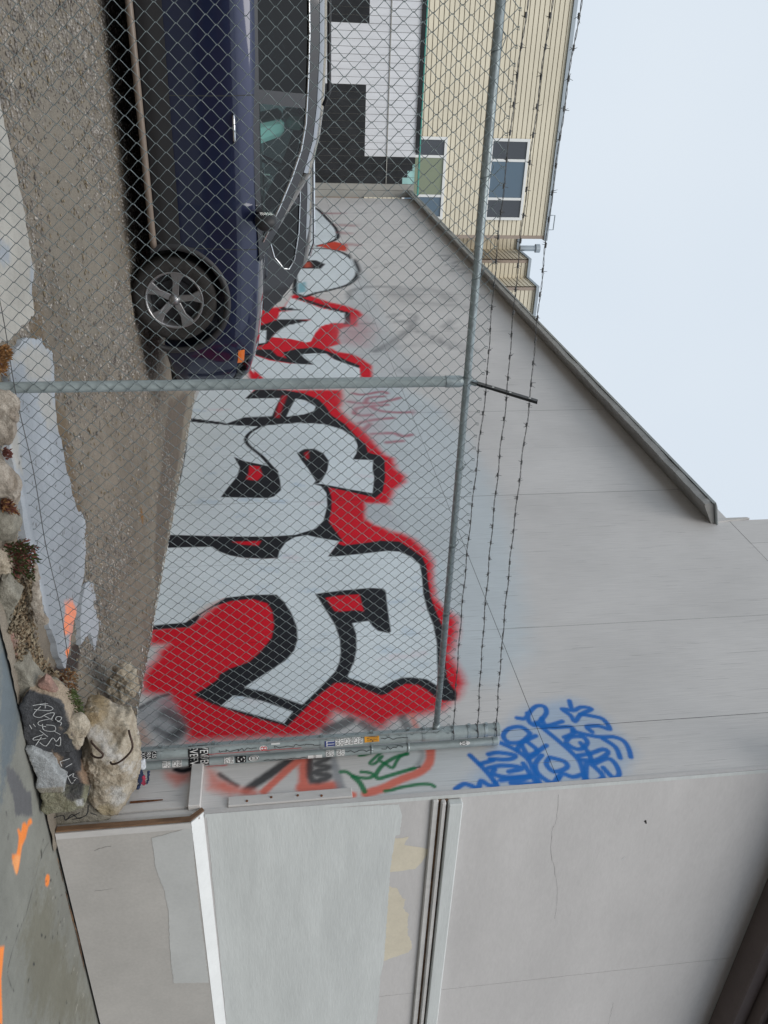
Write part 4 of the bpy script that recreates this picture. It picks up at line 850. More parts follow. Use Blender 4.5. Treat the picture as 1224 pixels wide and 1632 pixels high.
sticker('s', 731, 748, 'sticker_white', -0.014, 0.016, ('oo',), 'ink', True)
sticker('s', 218, 232, 'sticker_white', -0.028, 0.01)
def scribble(k, p0, p1, u, amp, seed, mat='ink'):
    rr = random.Random(seed); z0, z1 = zpost(p0, k), zpost(p1, k); n = int((z1-z0)/0.016)
    pts = smooth_line([(u+rr.uniform(-amp, amp), z0+(z1-z0)*i/n+rr.uniform(-.012, .012)) for i in range(n+1)], False, 4)
    m = MB()
    for i in range(len(pts)-1):
        a, b = pts[i], pts[i+1]; t = b-a; L = math.hypot(*t)+1e-9; nn = np.array([-t[1], t[0]])/L*0.0018
        m.add(wrap(k, [a-nn, b-nn, b+nn, a+nn], 0.0045), [(0, 1, 2, 3)])
    m.build('marker_tag', MAT[mat], POST[k][3])
scribble('e', 348, 412, 0.018, 0.010, 1); scribble('e', 436, 508, 0.016, 0.010, 2); scribble('e', 606, 648, 0.010, 0.008, 3); scribble('s', 552, 596, 0.004, 0.008, 4); scribble('s', 606, 642, -0.004, 0.010, 5)
scribble('s', 418, 488, 0.022, 0.005, 6); scribble('e', 334, 480, 0.034, 0.001, 7, 'sticker_red')

# ------------------------------------------------------------------ three strands of barbed wire
wires = [((4.22, 2.69), (4.22, 2.678), (4.262, 2.705), 'lowest'), ((4.13, 2.775), (4.13, 2.773), (4.262, 2.885), 'middle'), ((4.03, 2.872), (4.035, 2.875), (4.262, 3.022), 'topmost')]
for (pa, pb, pc, nm) in wires:
    r_ = empty('barbed_wire', (1.65, pb[0], pb[1])); tag(r_, '%s strand of rusty barbed wire strung above the fence rail' % nm, 'barbed wire', 'barbed wire strands')
    P = [Vector((-1.75, pa[0], pa[1])), Vector((-0.2, pa[0], pa[1])), Vector((1.653, pb[0], pb[1])), Vector((EX-0.01, pc[0], pc[1]))]
    line = []
    for i in range(3):
        L = (P[i+1]-P[i]).length; n = int(L/0.02)
        for k in range(n):
            t = k/n; q = P[i].lerp(P[i+1], t); q.z -= 0.022*4*t*(1-t)*(1 if i else .3); line.append(q)
    line.append(P[3])
    m = MB()
    for ph in (0, math.pi):
        m.tube([(q.x, q.y+0.0028*math.cos(i*1.1+ph)+0.002*math.sin(i*0.21), q.z+0.0028*math.sin(i*1.1+ph)+0.003*math.sin(i*0.33)) for i, q in enumerate(line)], 0.0017, 4)
    m.tube([(EX+(ER+0.004)*math.cos(a_*0.5), FY+(ER+0.004)*math.sin(a_*0.5), pc[1]-0.002+0.0007*a_) for a_ in range(16)], 0.0028, 5)
    m.tube([line[-3], line[-1]+Vector((0.012, 0, 0.01))], 0.006, 6)
    m.build('strand', MAT['barb_wire'], r_)
    m = MB(); rr = random.Random(hash(nm) % 97 if False else len(nm)); s = 0.0
    for i in range(3, len(line)-3, 6):
        q = line[i]
        m.tube([q+Vector((-0.012, 0, 0)), q+Vector((0.012, 0, 0))], 0.0052, 6)
        for _ in range(4):
            d = Vector((rr.uniform(-.5, .5), rr.uniform(-1, 1), rr.uniform(-1, 1))).normalized(); qq = q+Vector((rr.uniform(-.01, .01), 0, 0))
            m.tube([qq, qq+d*rr.uniform(.018, .026)], [0.0017, 0.0009], 4)
    tag(m.build('barbs', MAT['barb_wire'], r_), kind='stuff')

# ------------------------------------------------------------------ cars (built nose towards +x, origin on the ground)
def boolean_cut(o, cutter):
    md = o.modifiers.new('cut', 'BOOLEAN'); md.object = cutter; md.operation = 'DIFFERENCE'; md.solver = 'EXACT'
    bpy.context.view_layer.update(); dg = bpy.context.evaluated_depsgraph_get()
    me = bpy.data.meshes.new_from_object(o.evaluated_get(dg)); o.modifiers.clear(); old = o.data; o.data = me
    bpy.data.objects.remove(cutter)
def make_car(paint, label, loc, rot, group, rail):
    root = empty('parked_car', (0, 0, 0)); tag(root, label, 'car', group)
    ip = np.interp
    def hw(x):
        if x > 1.5: return 0.94*(1-0.40*((x-1.5)/0.77)**2.6)
        if x < -1.7: return 0.94*(1-0.20*((-1.7-x)/0.65)**2.4)
        return 0.94
    def zb(x): return float(ip(x, [-2.35, -2.0, -1.8, 1.8, 2.27], [0.34, 0.26, 0.21, 0.21, 0.27]))
    def zt(x): return float(ip(x, [-2.35, -2.28, -2.15, -1.6, -0.5, 0.5, 1.0, 1.5, 1.9, 2.08, 2.2, 2.27], [0.98, 1.06, 1.11, 1.12, 1.095, 1.075, 1.06, 1.02, 0.965, 0.915, 0.83, 0.70]))
    def crown(x): return float(ip(x, [0.8, 1.2, 1.9, 2.27], [0.0, 0.055, 0.06, 0.05]))
    PF = [(0.0, 0.0), (0.55, 0.0), (0.90, 0.01), (0.965, 0.05), (0.985, 0.13), (0.992, 0.30), (1.0, 0.46), (1.0, 0.60), (0.992, 0.72), (0.985, 0.80), (0.972, 0.855), (0.94, 0.93), (0.915, 0.985), (0.885, 1.0), (0.6, 1.0), (0.3, 1.0), (0.0, 1.0)]
    CR = [0]*13 + [0.0, 0.62, 0.92, 1.0]
    def S(x, s):
        n = len(PF)-1; i = min(int(s*n), n-1); t = s*n-i
        y = PF[i][0]*(1-t)+PF[i+1][0]*t; f = PF[i][1]*(1-t)+PF[i+1][1]*t; c = CR[i]*(1-t)+CR[i+1]*t
        return Vector((x, -hw(x)*y, zb(x)+(zt(x)-zb(x))*f+crown(x)*c))
    xs = np.concatenate([np.linspace(-2.35, -1.7, 12), np.linspace(-1.6, 1.4, 26), np.linspace(1.5, 2.2, 14), [2.24, 2.27]])
    ss = [i/16 for i in range(17)]
    v = []; f = []
    for x in xs:
        half = [S(x, s) for s in ss]
        ring = half + [Vector((p.x, -p.y, p.z)) for p in half[-2:0:-1]]
        v += [tuple(p) for p in ring]
    q = 32
    for i in range(len(xs)-1):
        for k in range(q): f.append((i*q+k, i*q+(k+1) % q, (i+1)*q+(k+1) % q, (i+1)*q+k))
    f += [tuple(range(q)), tuple(range((len(xs)-1)*q, len(xs)*q))]
    m = MB(); m.add(v, f); body = m.build('body', MAT[paint], root)
    for wx in (1.36, -1.36):
        for sy in (-1, 1):
            m = MB(); m.lathe([(0, -0.25), (0.415, -0.25), (0.415, 0.3), (0, 0.3)], 'y', 40, (wx, sy*0.86, 0.345)); c = m.build('cutter', MAT['black_plastic']); boolean_cut(body, c)
    auto_smooth(body, 40)
    # surface patches that follow the body
    def skin(name, mat, xr, sr, off, n=14, k=8, side=-1, parent=body):
        v = []
        for i in range(n+1):
            for j in range(k+1):
                x = xr[0]+(xr[1]-xr[0])*i/n; s = sr[0]+(sr[1]-sr[0])*j/k
                if callable(sr[2]) if len(sr) > 2 else False: s = sr[2](i/n, j/k)
                p = S(x, s); e = 0.004
                a = S(min(x+e, 2.27), s)-S(max(x-e, -2.35), s); b = S(x, min(s+e, 1))-S(x, max(s-e, 0)); nn = a.cross(b)
                nn = nn.normalized() if nn.length > 1e-9 else Vector((1, 0, 0))
                if nn.y > 0 and abs(nn.y) > 0.1: nn = -nn
                elif abs(nn.y) <= 0.1 and nn.z < 0: nn = -nn
                p = p+nn*off; v.append((p.x, p.y*(-side), p.z))
        f = [(i*(k+1)+j, (i+1)*(k+1)+j, (i+1)*(k+1)+j+1, i*(k+1)+j+1) for i in range(n) for j in range(k)]
        m = MB(); m.add(v, f); return m.build(name, MAT[mat], parent, smooth=True)
    for sd_ in (-1, 1):
        skin('headlight', 'lens_clear', (1.86, 2.22), (0.60, 0.735), 0.006, side=sd_); skin('headlight_bowl', 'chrome', (1.88, 2.2), (0.61, 0.72), 0.002, side=sd_)
        skin('marker_lamp', 'orange_lens', (1.80, 1.93), (0.585, 0.655), 0.0075, side=sd_)
        skin('tail_light', 'red_lens', (-2.33, -2.02), (0.54, 0.78), 0.007, side=sd_)
        skin('lower_cladding', 'black_plastic', (-0.93, 0.93), (0.19, 0.30), 0.006, n=20, side=sd_)
        m = MB(); m.tube([(-0.95, sd_*0.935, 0.225), (-0.9, sd_*0.952, 0.225), (0.88, sd_*0.952, 0.225), (0.93, sd_*0.93, 0.225)], 0.026, 10); m.build('side_step', MAT['sill_tan'], root, smooth=True)
        for wx in (1.36, -1.36):
            v = []; nn_ = 30
            for i in range(nn_+1):
                a = math.radians(-22+224*i/nn_)
                for r_, yo in ((0.408, 0.915), (0.414, 0.952), (0.445, 0.955), (0.462, 0.938)):
                    xx, zz = wx+r_*math.cos(a), 0.345+r_*math.sin(a); lim = hw(xx)/0.94
                    v.append((xx, sd_*yo*lim, max(zz, 0.2)))
            m = MB(); m.add(v, [(i*4+j, (i+1)*4+j, (i+1)*4+j+1, i*4+j+1) for i in range(nn_) for j in range(3)]); m.build('arch_trim', MAT['black_plastic'], body, smooth=True)
    # shut lines of the doors
    for sd_ in (-1, 1):
        for xx, tilt in ((0.93, 0.03), (-0.16, -0.02), (-1.12, -0.10)):
            pts = []
            for i in range(15):
                s = 0.27+(0.80-0.27)*i/14; p = S(xx+tilt*(i/14), s); pts.append((p.x, sd_*(-p.y+0.0015), p.z))
            v = [];
            for p in pts: v += [(p[0]-0.0035, p[1], p[2]), (p[0]+0.0035, p[1], p[2])]
            m = MB(); m.add(v, [(2*i, 2*i+1, 2*i+3, 2*i+2) for i in range(14)]); m.build('door_gap', MAT['cabin_dark'], body)
        for xx in (-0.03, -1.0):
            m = MB(); m.tube([(xx-0.02, sd_*0.93, 0.905), (xx, sd_*0.955, 0.905), (xx+0.16, sd_*0.957, 0.903), (xx+0.185, sd_*0.932, 0.902)], [0.008, 0.011, 0.011, 0.008], 8); m.build('door_handle', MAT['chrome'], body, smooth=True)
    # greenhouse
    TH = lambda z: 0.848-0.36*(z-1.08)
    outer = [(1.06, 1.055), (0.80, 1.215), (0.56, 1.345), (0.38, 1.43), (0.15, 1.505), (-0.10, 1.54), (-0.5, 1.565), (-1.0, 1.568), (-1.5, 1.545), (-1.80, 1.505), (-2.04, 1.345), (-2.30, 1.09), (-2.25, 1.04), (-1.6, 1.07), (0.5, 1.04)]
    holes = [[(0.86, 1.088), (0.62, 1.222), (0.40, 1.325), (0.20, 1.402), (0.02, 1.44), (-0.085, 1.452), (-0.12, 1.098), (0.5, 1.082)],
             [(-0.215, 1.10), (-0.185, 1.462), (-0.6, 1.482), (-1.04, 1.480), (-1.10, 1.122), (-0.6, 1.108)],
             [(-1.17, 1.141), (-1.11, 1.478), (-1.42, 1.455), (-1.70, 1.405), (-1.80, 1.345), (-1.79, 1.295), (-1.66, 1.195), (-1.5, 1.155)]]
    cu = bpy.data.curves.new('frame', 'CURVE'); cu.dimensions = '2D'; cu.fill_mode = 'BOTH'; cu.extrude = 0.012
    for pl in [outer]+holes:
        sp_ = cu.splines.new('POLY'); sp_.points.add(len(pl)-1); sp_.use_cyclic_u = True
        for i, (a, b) in enumerate(pl): sp_.points[i].co = (a, b, 0, 1)
    to = bpy.data.objects.new('t', cu); COL.objects.link(to); bpy.context.view_layer.update(); dg = bpy.context.evaluated_depsgraph_get()
    fm = to.evaluated_get(dg).to_mesh(); fv = [tuple(p.co) for p in fm.vertices]; ff = [tuple(p.vertices) for p in fm.polygons]
    bpy.data.objects.remove(to); bpy.data.curves.remove(cu)
    for sd_ in (-1, 1):
        m = MB(); m.add([(a, sd_*(TH(b)+c), b) for a, b, c in fv], ff); fr = m.build('window_frame', MAT['pillar_black'], root)
        for hi, h in enumerate(holes):
            m = MB(); m.add([(a, sd_*(TH(b)+0.004), b) for a, b in h], [tuple(range(len(h)))]); m.build('side_window', MAT['car_glass' if hi == 0 else 'car_glass_dark'], root)
        ch = [(0.90, 1.09), (0.65, 1.225), (0.41, 1.338), (0.21, 1.416), (0.02, 1.455), (-0.3, 1.478), (-0.6, 1.49), (-1.05, 1.488), (-1.42, 1.468), (-1.71, 1.415), (-1.815, 1.35), (-1.805, 1.288), (-1.665, 1.184), (-1.5, 1.144), (-1.2, 1.131)]
        m = MB(); m.tube([(a, sd_*(TH(b)+0.017), b) for a, b in ch], 0.0085, 6); m.build('chrome_trim', MAT['chrome'], fr, smooth=True)
        m = MB(); m.tube([(-0.1, sd_*(TH(1.56)-0.06), 1.60), (-0.2, sd_*(TH(1.56)-0.06), 1.645), (-1.55, sd_*(TH(1.56)-0.06), 1.645), (-1.7, sd_*(TH(1.56)-0.06), 1.59)], 0.016, 8); m.build('roof_rail', MAT[rail], root, smooth=True)
        # mirror
        m = MB(); m.lathe([(0, -0.10), (0.06, -0.095), (0.085, -0.05), (0.09, 0.03), (0.075, 0.085), (0, 0.095)], 'y', 16, (0.70, sd_*1.06, 1.12)); mv = m.v
        m.v = [(max(0.645, 0.70+(a-0.70)*0.8), b, c) for a, b, c in mv]; mir = m.build('mirror', MAT['black_plastic'], root, smooth=True)
        m = MB(); m.prism([(0.78, sd_*0.88, 1.06), (0.66, sd_*0.88, 1.06), (0.66, sd_*1.0, 1.10), (0.74, sd_*1.0, 1.10)], (0, 0, 0.03)); m.build('mirror_arm', MAT['black_plastic'], mir)
        m = MB(); m.add([(0.643, sd_*1.0, 1.07), (0.643, sd_*1.115, 1.08), (0.643, sd_*1.115, 1.17), (0.643, sd_*1.0, 1.175)], [(0, 1, 2, 3)]); m.build('mirror_glass', MAT['chrome'], mir)
    tops = outer[3:10]
    v = []; K = 14
    for a, b in tops:
        for j in range(K+1):
            t = -1+2*j/K; v.append((a+0.07*(1-t*t)*(1 if a > 0.2 else 0), (TH(b)+0.010)*t, b+0.004+0.095*(1-abs(t)**2.4)))
    m = MB(); m.add(v, [(i*(K+1)+j, (i+1)*(K+1)+j, (i+1)*(K+1)+j+1, i*(K+1)+j+1) for i in range(len(tops)-1) for j in range(K)]); m.build('roof', MAT[paint], root, smooth=True)
    def screen(name, mat, lo, hi, bl, bh):
        v = []
        for i in range(7):
            t = i/6
            for j in range(K+1):
                s = -1+2*j/K; a = lo[0]*(1-t)+hi[0]*t; b = lo[1]*(1-t)+hi[1]*t
                v.append((a+(bl*(1-t)+bh*t)*(1-s*s), (TH(b)-0.006)*s, b+(0.09*t)*(1-abs(s)**2.4)))
        m = MB(); m.add(v, [(i*(K+1)+j, (i+1)*(K+1)+j, (i+1)*(K+1)+j+1, i*(K+1)+j+1) for i in range(6) for j in range(K)]); return m.build(name, MAT[mat], root, smooth=True)
    screen('windshield', 'car_glass', (1.05, 1.06), (0.385, 1.432), 0.14, 0.07); screen('rear_window', 'car_glass_dark', (-2.20, 1.19), (-1.80, 1.505), -0.08, 0.0)
    screen('tailgate', paint, (-2.31, 1.06), (-2.20, 1.19), -0.05, -0.08)
    # cabin
    m = MB(); m.box((-2.1, -0.8, 1.085), (0.75, 0.8, 1.10)); m.box((0.55, -0.8, 1.06), (0.95, 0.8, 1.115)); m.build('cabin_deck', MAT['cabin_dark'], root)
    for sx, sy in ((0.06, -0.38), (0.06, 0.38), (-1.15, -0.38), (-1.15, 0.38)):
        m = MB(); m.prism([(sx, sy-0.25, 1.0), (sx+0.16, sy-0.25, 1.0), (sx+0.06, sy-0.22, 1.29), (sx-0.06, sy-0.22, 1.29)], (0, 0.47, 0)); m.box((sx-0.07, sy-0.13, 1.305), (sx+0.03, sy+0.13, 1.45)); m.build('seat', MAT['seat_teal_glow'], root, bevel=0.03)
    m = MB(); m.tube([(0.42+0.06*math.sin(t*0.4), 0.38+0.18*math.cos(t*0.4), 1.13+0.16*math.sin(t*0.4)) for t in range(17)], 0.014, 6); m.build('steering_wheel', MAT['cabin_dark'], root)
    # front end
    m = MB(); m.box((2.18, -0.42, 0.60), (2.265, 0.42, 0.80)); gr = m.build('grille', MAT['black_plastic'], root, bevel=0.015)
    for k in range(4):
        m = MB(); m.box((2.262, -0.40, 0.63+0.045*k), (2.275, 0.40, 0.645+0.045*k)); m.build('grille_bar', MAT['chrome'], gr)
    m = MB(); m.box((1.95, -0.62, 0.22), (2.26, 0.62, 0.36)); m.build('front_valance', MAT['black_plastic'], root, bevel=0.03)
    m = MB(); m.box((-2.40, -0.60, 0.36), (-2.2, 0.60, 0.56)); m.build('rear_bumper', MAT['black_plastic'], root, bevel=0.04)
    m = MB(); m.box((-2.0, -0.7, 0.24), (1.9, 0.7, 0.34)); m.build('underbody', MAT['cabin_dark'], root)
    # wheels
    for wx in (1.36, -1.36):
        for sd_ in (-1, 1):
            cy = sd_*0.82; o_ = sd_
            m = MB(); m.lathe([(0.225, -0.10), (0.26, -0.115), (0.305, -0.118), (0.33, -0.105), (0.342, -0.085), (0.345, -0.05), (0.345, 0.05), (0.342, 0.085), (0.33, 0.105), (0.305, 0.118), (0.26, 0.115), (0.225, 0.10)], 'y', 48, (wx, cy, 0.345))
            wh = m.build('wheel', MAT['tyre'], root, smooth=True)
            m = MB(); m.lathe([(0.236, 0.112*o_), (0.228, 0.116*o_), (0.216, 0.10*o_), (0.205, 0.05*o_), (0.20, -0.08*o_)], 'y', 48, (wx, cy, 0.345)); m.build('rim', MAT['alloy'], wh, smooth=True)
            m = MB(); m.lathe([(0, 0.02*o_), (0.15, 0.02*o_), (0.15, 0.0), (0.2, 0.0)], 'y', 32, (wx, cy, 0.345)); m.build('brake_disc', MAT['alloy_dark'], wh)
            for k in range(5):
                a = math.radians(90+72*k+8)
                m = MB(); ca, sa = math.cos(a), math.sin(a)
                def at(r, w, d): return (wx+r*ca-w*sa, cy+o_*d, 0.345+r*sa+w*ca)
                pr = [at(0.04, -0.028, 0.085), at(0.04, 0.028, 0.085), at(0.14, 0.026, 0.10), at(0.222, 0.058, 0.108), at(0.226, 0.0, 0.110), at(0.222, -0.058, 0.108), at(0.14, -0.026, 0.10)]
                m.prism(pr, (0, -o_*0.03, 0)); m.build('spoke', MAT['alloy'], wh, bevel=0.004)
            m = MB(); m.lathe([(0, 0.112*o_), (0.028, 0.110*o_), (0.034, 0.10*o_), (0.045, 0.09*o_), (0.05, 0.06*o_)], 'y', 24, (wx, cy, 0.345)); m.build('hub_cap', MAT['alloy'], wh, smooth=True)
    root.location = loc; root.rotation_euler = (0, 0, rot)
    return root
make_car('navy_paint', 'dark navy SUV parked closest behind the fence with its front to the wall', (0.57, 7.89, 0.375), 0.0, 'cars parked in the lot', 'black_plastic')
make_car('black_car_paint', 'second dark SUV half hidden behind the navy one, its tail towards the wall', (0.50, 10.42, 0.385), math.pi, 'cars parked in the lot', 'chrome')

# ------------------------------------------------------------------ rubble along the edge of the lot
STONE = {'rock': ((0.52, 0.46, 0.37), (0.32, 0.265, 0.195)), 'rock_white': ((0.48, 0.43, 0.37), (0.24, 0.20, 0.16)), 'old_concrete': ((0.33, 0.31, 0.26), (0.20, 0.185, 0.15)), 'grey_concrete': ((0.40, 0.42, 0.43), (0.33, 0.345, 0.35)),
         'green_concrete': ((0.31, 0.30, 0.22), (0.19, 0.185, 0.125)), 'pink_concrete': ((0.37, 0.22, 0.18), (0.24, 0.17, 0.14)), 'black_paint': ((0.085, 0.087, 0.093), (0.06, 0.061, 0.066))}
def blob(name, outline, y, depth, mat, seed, power=2.0, amp=0.012, sub=5, parent=None, freq=6.0, layers=(), facets=9, edge=None):
    """rough stone: outline measured on the plane y, real depth, broken facets and pitted surface"""
    pts = np.array([(p[0], p[2]) for p in (on_y(px, py, y) for px, py in outline)]); rr = random.Random(seed)
    c = pts.mean(0); d = pts-c; ang = np.arctan2(d[:, 1], d[:, 0]); rad = np.hypot(d[:, 0], d[:, 1]); o_ = np.argsort(ang); ang, rad = ang[o_], rad[o_]
    ae, re_ = np.concatenate([ang-2*math.pi, ang, ang+2*math.pi]), np.tile(rad, 3); size = float(rad.mean()); yc = y+depth*0.6
    bm = bmesh.new(); bmesh.ops.create_icosphere(bm, subdivisions=sub, radius=1.0)
    planes = []
    for _ in range(facets):
        n = Vector((rr.uniform(-1, 1), rr.uniform(-1, 0.2), rr.uniform(-.6, 1))).normalized(); planes.append((n, rr.uniform(0.74, 0.93)))
    for v in bm.verts:
        n = v.co.normalized(); rho = math.hypot(n.x, n.z); k = (rho**power+abs(n.y)**power)**(1/power)
        u = Vector((n.x/k, n.y/k, n.z/k))                       # unit shape, then cut by facets
        for pn, pd in planes:
            e = u.dot(pn)-pd*(abs(pn.x)+abs(pn.y)+abs(pn.z))**0.5
            if e > 0: u = u-pn*e*0.92
        a = math.atan2(u.z, u.x); R_ = float(np.interp(a, ae, re_)); r_ = math.hypot(u.x, u.z)
        q = Vector((c[0]+math.cos(a)*R_*r_, yc+depth*u.y, c[1]+math.sin(a)*R_*r_))
        w = Vector((q.x+seed*3.1, q.y, q.z))
        q += n*(amp*mnoise.fractal(w*freq, 0.8, 2.1, 6) + amp*0.45*mnoise.noise(w*freq*6) - amp*0.5*max(0.0, mnoise.noise(w*freq*9)-0.25))
        v.co = q
    me = bpy.data.meshes.new(name); bm.to_mesh(me); bm.free()
    if mat in STONE:
        P = np.array([v.co[:] for v in me.vertices]); hi, lo = np.array(STONE[mat][0]), np.array(STONE[mat][1])
        t = np.clip(1.5*(0.6*vnoise(P[:, 0]*18+P[:, 1]*9, P[:, 2]*18+seed, seed)+0.4*vnoise(P[:, 0]*60, P[:, 2]*60+P[:, 1]*30, seed+3))-0.25, 0, 1)[:, None]
        C = lo*(1-t)+hi*t
        if edge is not None:                                    # bare concrete showing at chipped edges
            e = np.clip((np.abs(P[:, 2]-c[1])/size-0.55)*4+3*(vnoise(P[:, 0]*30, P[:, 2]*30, seed+7)-0.6), 0, 1)[:, None]*(P[:, 2] > c[1])[:, None]; C = C*(1-e)+np.array(edge)*e
        C = paint(P[:, [0, 2]], C, [Layer(l[0], [(lambda q: (q[0], q[2]))(on_y(px, py, y)) for px, py in l[1]], l[2], l[3], l[4] if len(l) > 4 else 0, l[5] if len(l) > 5 else 1.0, 0.5) for l in layers])
        set_paint(me, C); mt = MAT['stone_paint']
    else: mt = MAT[mat]
    return link(name, me, parent, mt, smooth=True)
def marks(name, strokes, y, parent, mat, w=0.0028):
    m = MB()
    for s in strokes:
        p = smooth_line([(lambda q: (q[0], q[2]))(on_y(px, py, y)) for px, py in s], False, 3)
        for i in range(len(p)-1):
            a, b = p[i], p[i+1]; t = b-a; L = math.hypot(*t)+1e-9; nn = np.array([-t[1], t[0]])/L*w
            m.add([(a[0]-nn[0], y, a[1]-nn[1]), (b[0]-nn[0], y, b[1]-nn[1]), (b[0]+nn[0], y, b[1]+nn[1]), (a[0]+nn[0], y, a[1]+nn[1])], [(0, 1, 2, 3)])
    return m.build(name, MAT[mat], parent)
c100 = lambda p: crop(100, 1120, 7.65, p)
c0b = lambda p: crop(0, 1120, 6.8, p)
c0a = lambda p: crop(0, 980, 6.8, p)
# the big broken footing with rebar
bo = blob('boulder', c100([(215, 215), (370, 205), (500, 250), (600, 310), (700, 350), (790, 340), (850, 480), (885, 640), (905, 800), (910, 900), (880, 1040), (830, 1220), (740, 1320), (640, 1400), (540, 1420), (440, 1360), (330, 1230), (290, 1080), (270, 900), (200, 820), (140, 760), (150, 650), (250, 520), (230, 380)]), 3.88, 0.20, 'rock', 1, 3.2, 0.020, 6, freq=13, facets=10, layers=[('s', c100([(360, 380), (480, 430), (600, 520), (700, 600), (790, 720), (870, 850)]), (0.62, 0.60, 0.57), 0.07, 0.035, 0.85), ('p', c100([(640, 940), (760, 950), (780, 1130), (700, 1200), (620, 1080)]), (0.55, 0.54, 0.52), 0.06, 0, 0.8), ('p', c100([(450, 1180), (560, 1160), (640, 1300), (540, 1400), (440, 1330)]), (0.38, 0.31, 0.19), 0.05, 0, 0.8), ('p', c100([(215, 215), (370, 205), (480, 260), (360, 300), (250, 380)]), (0.30, 0.22, 0.12), 0.05, 0, 0.8)])
tag(bo, 'large tan lump of broken concrete with rusty rebar loops at the fence corner', 'concrete lump')
for pl, yy in (([(330, 540), (380, 545), (440, 580), (490, 630), (470, 670), (400, 690), (330, 695)], 3.72), ([(790, 405), (850, 550), (760, 670), (650, 750), (565, 800)], 3.74)):
    m = MB(); pts = smooth_line([tuple(on_y(px, py, yy)) for px, py in c100(pl)], False, 4); n_ = len(pts)
    m.tube([(p[0], p[1]+0.05*(abs(i/(n_-1)-0.5)*2)**3, p[2]) for i, p in enumerate(pts)], 0.0065, 7); m.build('rebar', MAT['rebar'], bo, smooth=True)
def block(name, outline, y, depth, mat, seed, amp=0.008, layers=(), edge=None, parent=None, step=0.016):
    """flat-faced broken block: outline of its face on the plane y, extruded back, edges chipped, surface uneven"""
    rr = random.Random(seed); p = [(q[0], q[2]) for q in (on_y(px, py, y) for px, py in outline)]; O = []
    for i in range(len(p)):
        a, b = np.array(p[i]), np.array(p[(i+1) % len(p)]); n = max(1, int(np.hypot(*(b-a))/step))
        for k in range(n): O.append(a+(b-a)*k/n+np.array([rr.uniform(-1, 1), rr.uniform(-1, 1)])*amp*0.35)
    bm = bmesh.new(); vs_ = [bm.verts.new((a[0], y, a[1])) for a in O]; f = bm.faces.new(vs_)
    ex = bmesh.ops.extrude_face_region(bm, geom=[f]); new = [v for v in ex['geom'] if isinstance(v, bmesh.types.BMVert)]
    bmesh.ops.translate(bm, verts=new, vec=(0, depth, 0))
    bmesh.ops.triangulate(bm, faces=bm.faces[:])
    for _ in range(6):
        es = [e for e in bm.edges if e.calc_length() > step*1.25]
        if not es: break
        bmesh.ops.subdivide_edges(bm, edges=es, cuts=1); bmesh.ops.triangulate(bm, faces=[q for q in bm.faces if len(q.verts) > 3])
    bm.normal_update(); bmesh.ops.recalc_face_normals(bm, faces=bm.faces)
    c = np.mean(O, 0)
    for _ in range(2): bmesh.ops.smooth_vert(bm, verts=bm.verts, factor=0.5, use_axis_x=True, use_axis_y=True, use_axis_z=True)
    bm.normal_update()
    for v in bm.verts:
        w = Vector((v.co.x+seed*2.7, v.co.y, v.co.z)); v.co += v.normal*(amp*mnoise.fractal(w*11, 0.8, 2.1, 5)+amp*0.4*mnoise.noise(w*70))
    me = bpy.data.meshes.new(name); bm.to_mesh(me); bm.free()
    if mat in STONE:
        P = np.array([v.co[:] for v in me.vertices]); hi, lo = np.array(STONE[mat][0]), np.array(STONE[mat][1])
        t = np.clip(1.5*(0.6*vnoise(P[:, 0]*18+P[:, 1]*9, P[:, 2]*18+seed, seed)+0.4*vnoise(P[:, 0]*60, P[:, 2]*60+P[:, 1]*30, seed+3))-0.25, 0, 1)[:, None]; C = lo*(1-t)+hi*t
        if edge is not None:
            e = np.clip((P[:, 1]-y-0.012)/0.012+2.2*(vnoise(P[:, 0]*28, P[:, 2]*28, seed+7)-0.5), 0, 1)[:, None]; C = C*(1-e)+np.array(edge)*e
        C = paint(P[:, [0, 2]], C, [Layer(l[0], [(lambda q: (q[0], q[2]))(on_y(px, py, y)) for px, py in l[1]], l[2], l[3], l[4] if len(l) > 4 else 0, l[5] if len(l) > 5 else 1.0, 0.5) for l in layers])
        set_paint(me, C); mt = MAT['stone_paint']
    else: mt = MAT[mat]
    o = link(name, me, parent, mt); auto_smooth(o, 38); return o
def slabby(outline, y, depth, mat, seed, label, amp=0.008, **kw):
    o = block('rubble_block', outline, y, depth, mat, seed, amp, **kw); tag(o, label, 'rubble', 'broken concrete at the edge of the lot'); return o
def chunk(outline, y, depth, mat, seed, label, power=5.0, amp=0.012, **kw):
    o = blob('rubble_block', outline, y, depth, mat, seed, power, amp, 5, **kw); tag(o, label, 'rubble', 'broken concrete at the edge of the lot'); return o
bk = slabby(c0b([(200, 60), (300, -120), (600, -40), (690, 40), (760, 200), (860, 420), (860, 520), (780, 545), (560, 550), (400, 520), (290, 470), (255, 380), (240, 200)]), 3.74, 0.16, 'black_paint', 4, 'black-painted concrete block with white scribbled lettering', 0.007, edge=(0.40, 0.32, 0.24), layers=[('p', c0b([(700, 60), (770, 200), (870, 420), (860, 520), (820, 500), (790, 380), (740, 180)]), (0.42, 0.35, 0.27), 0.015, 0, 0.9)])
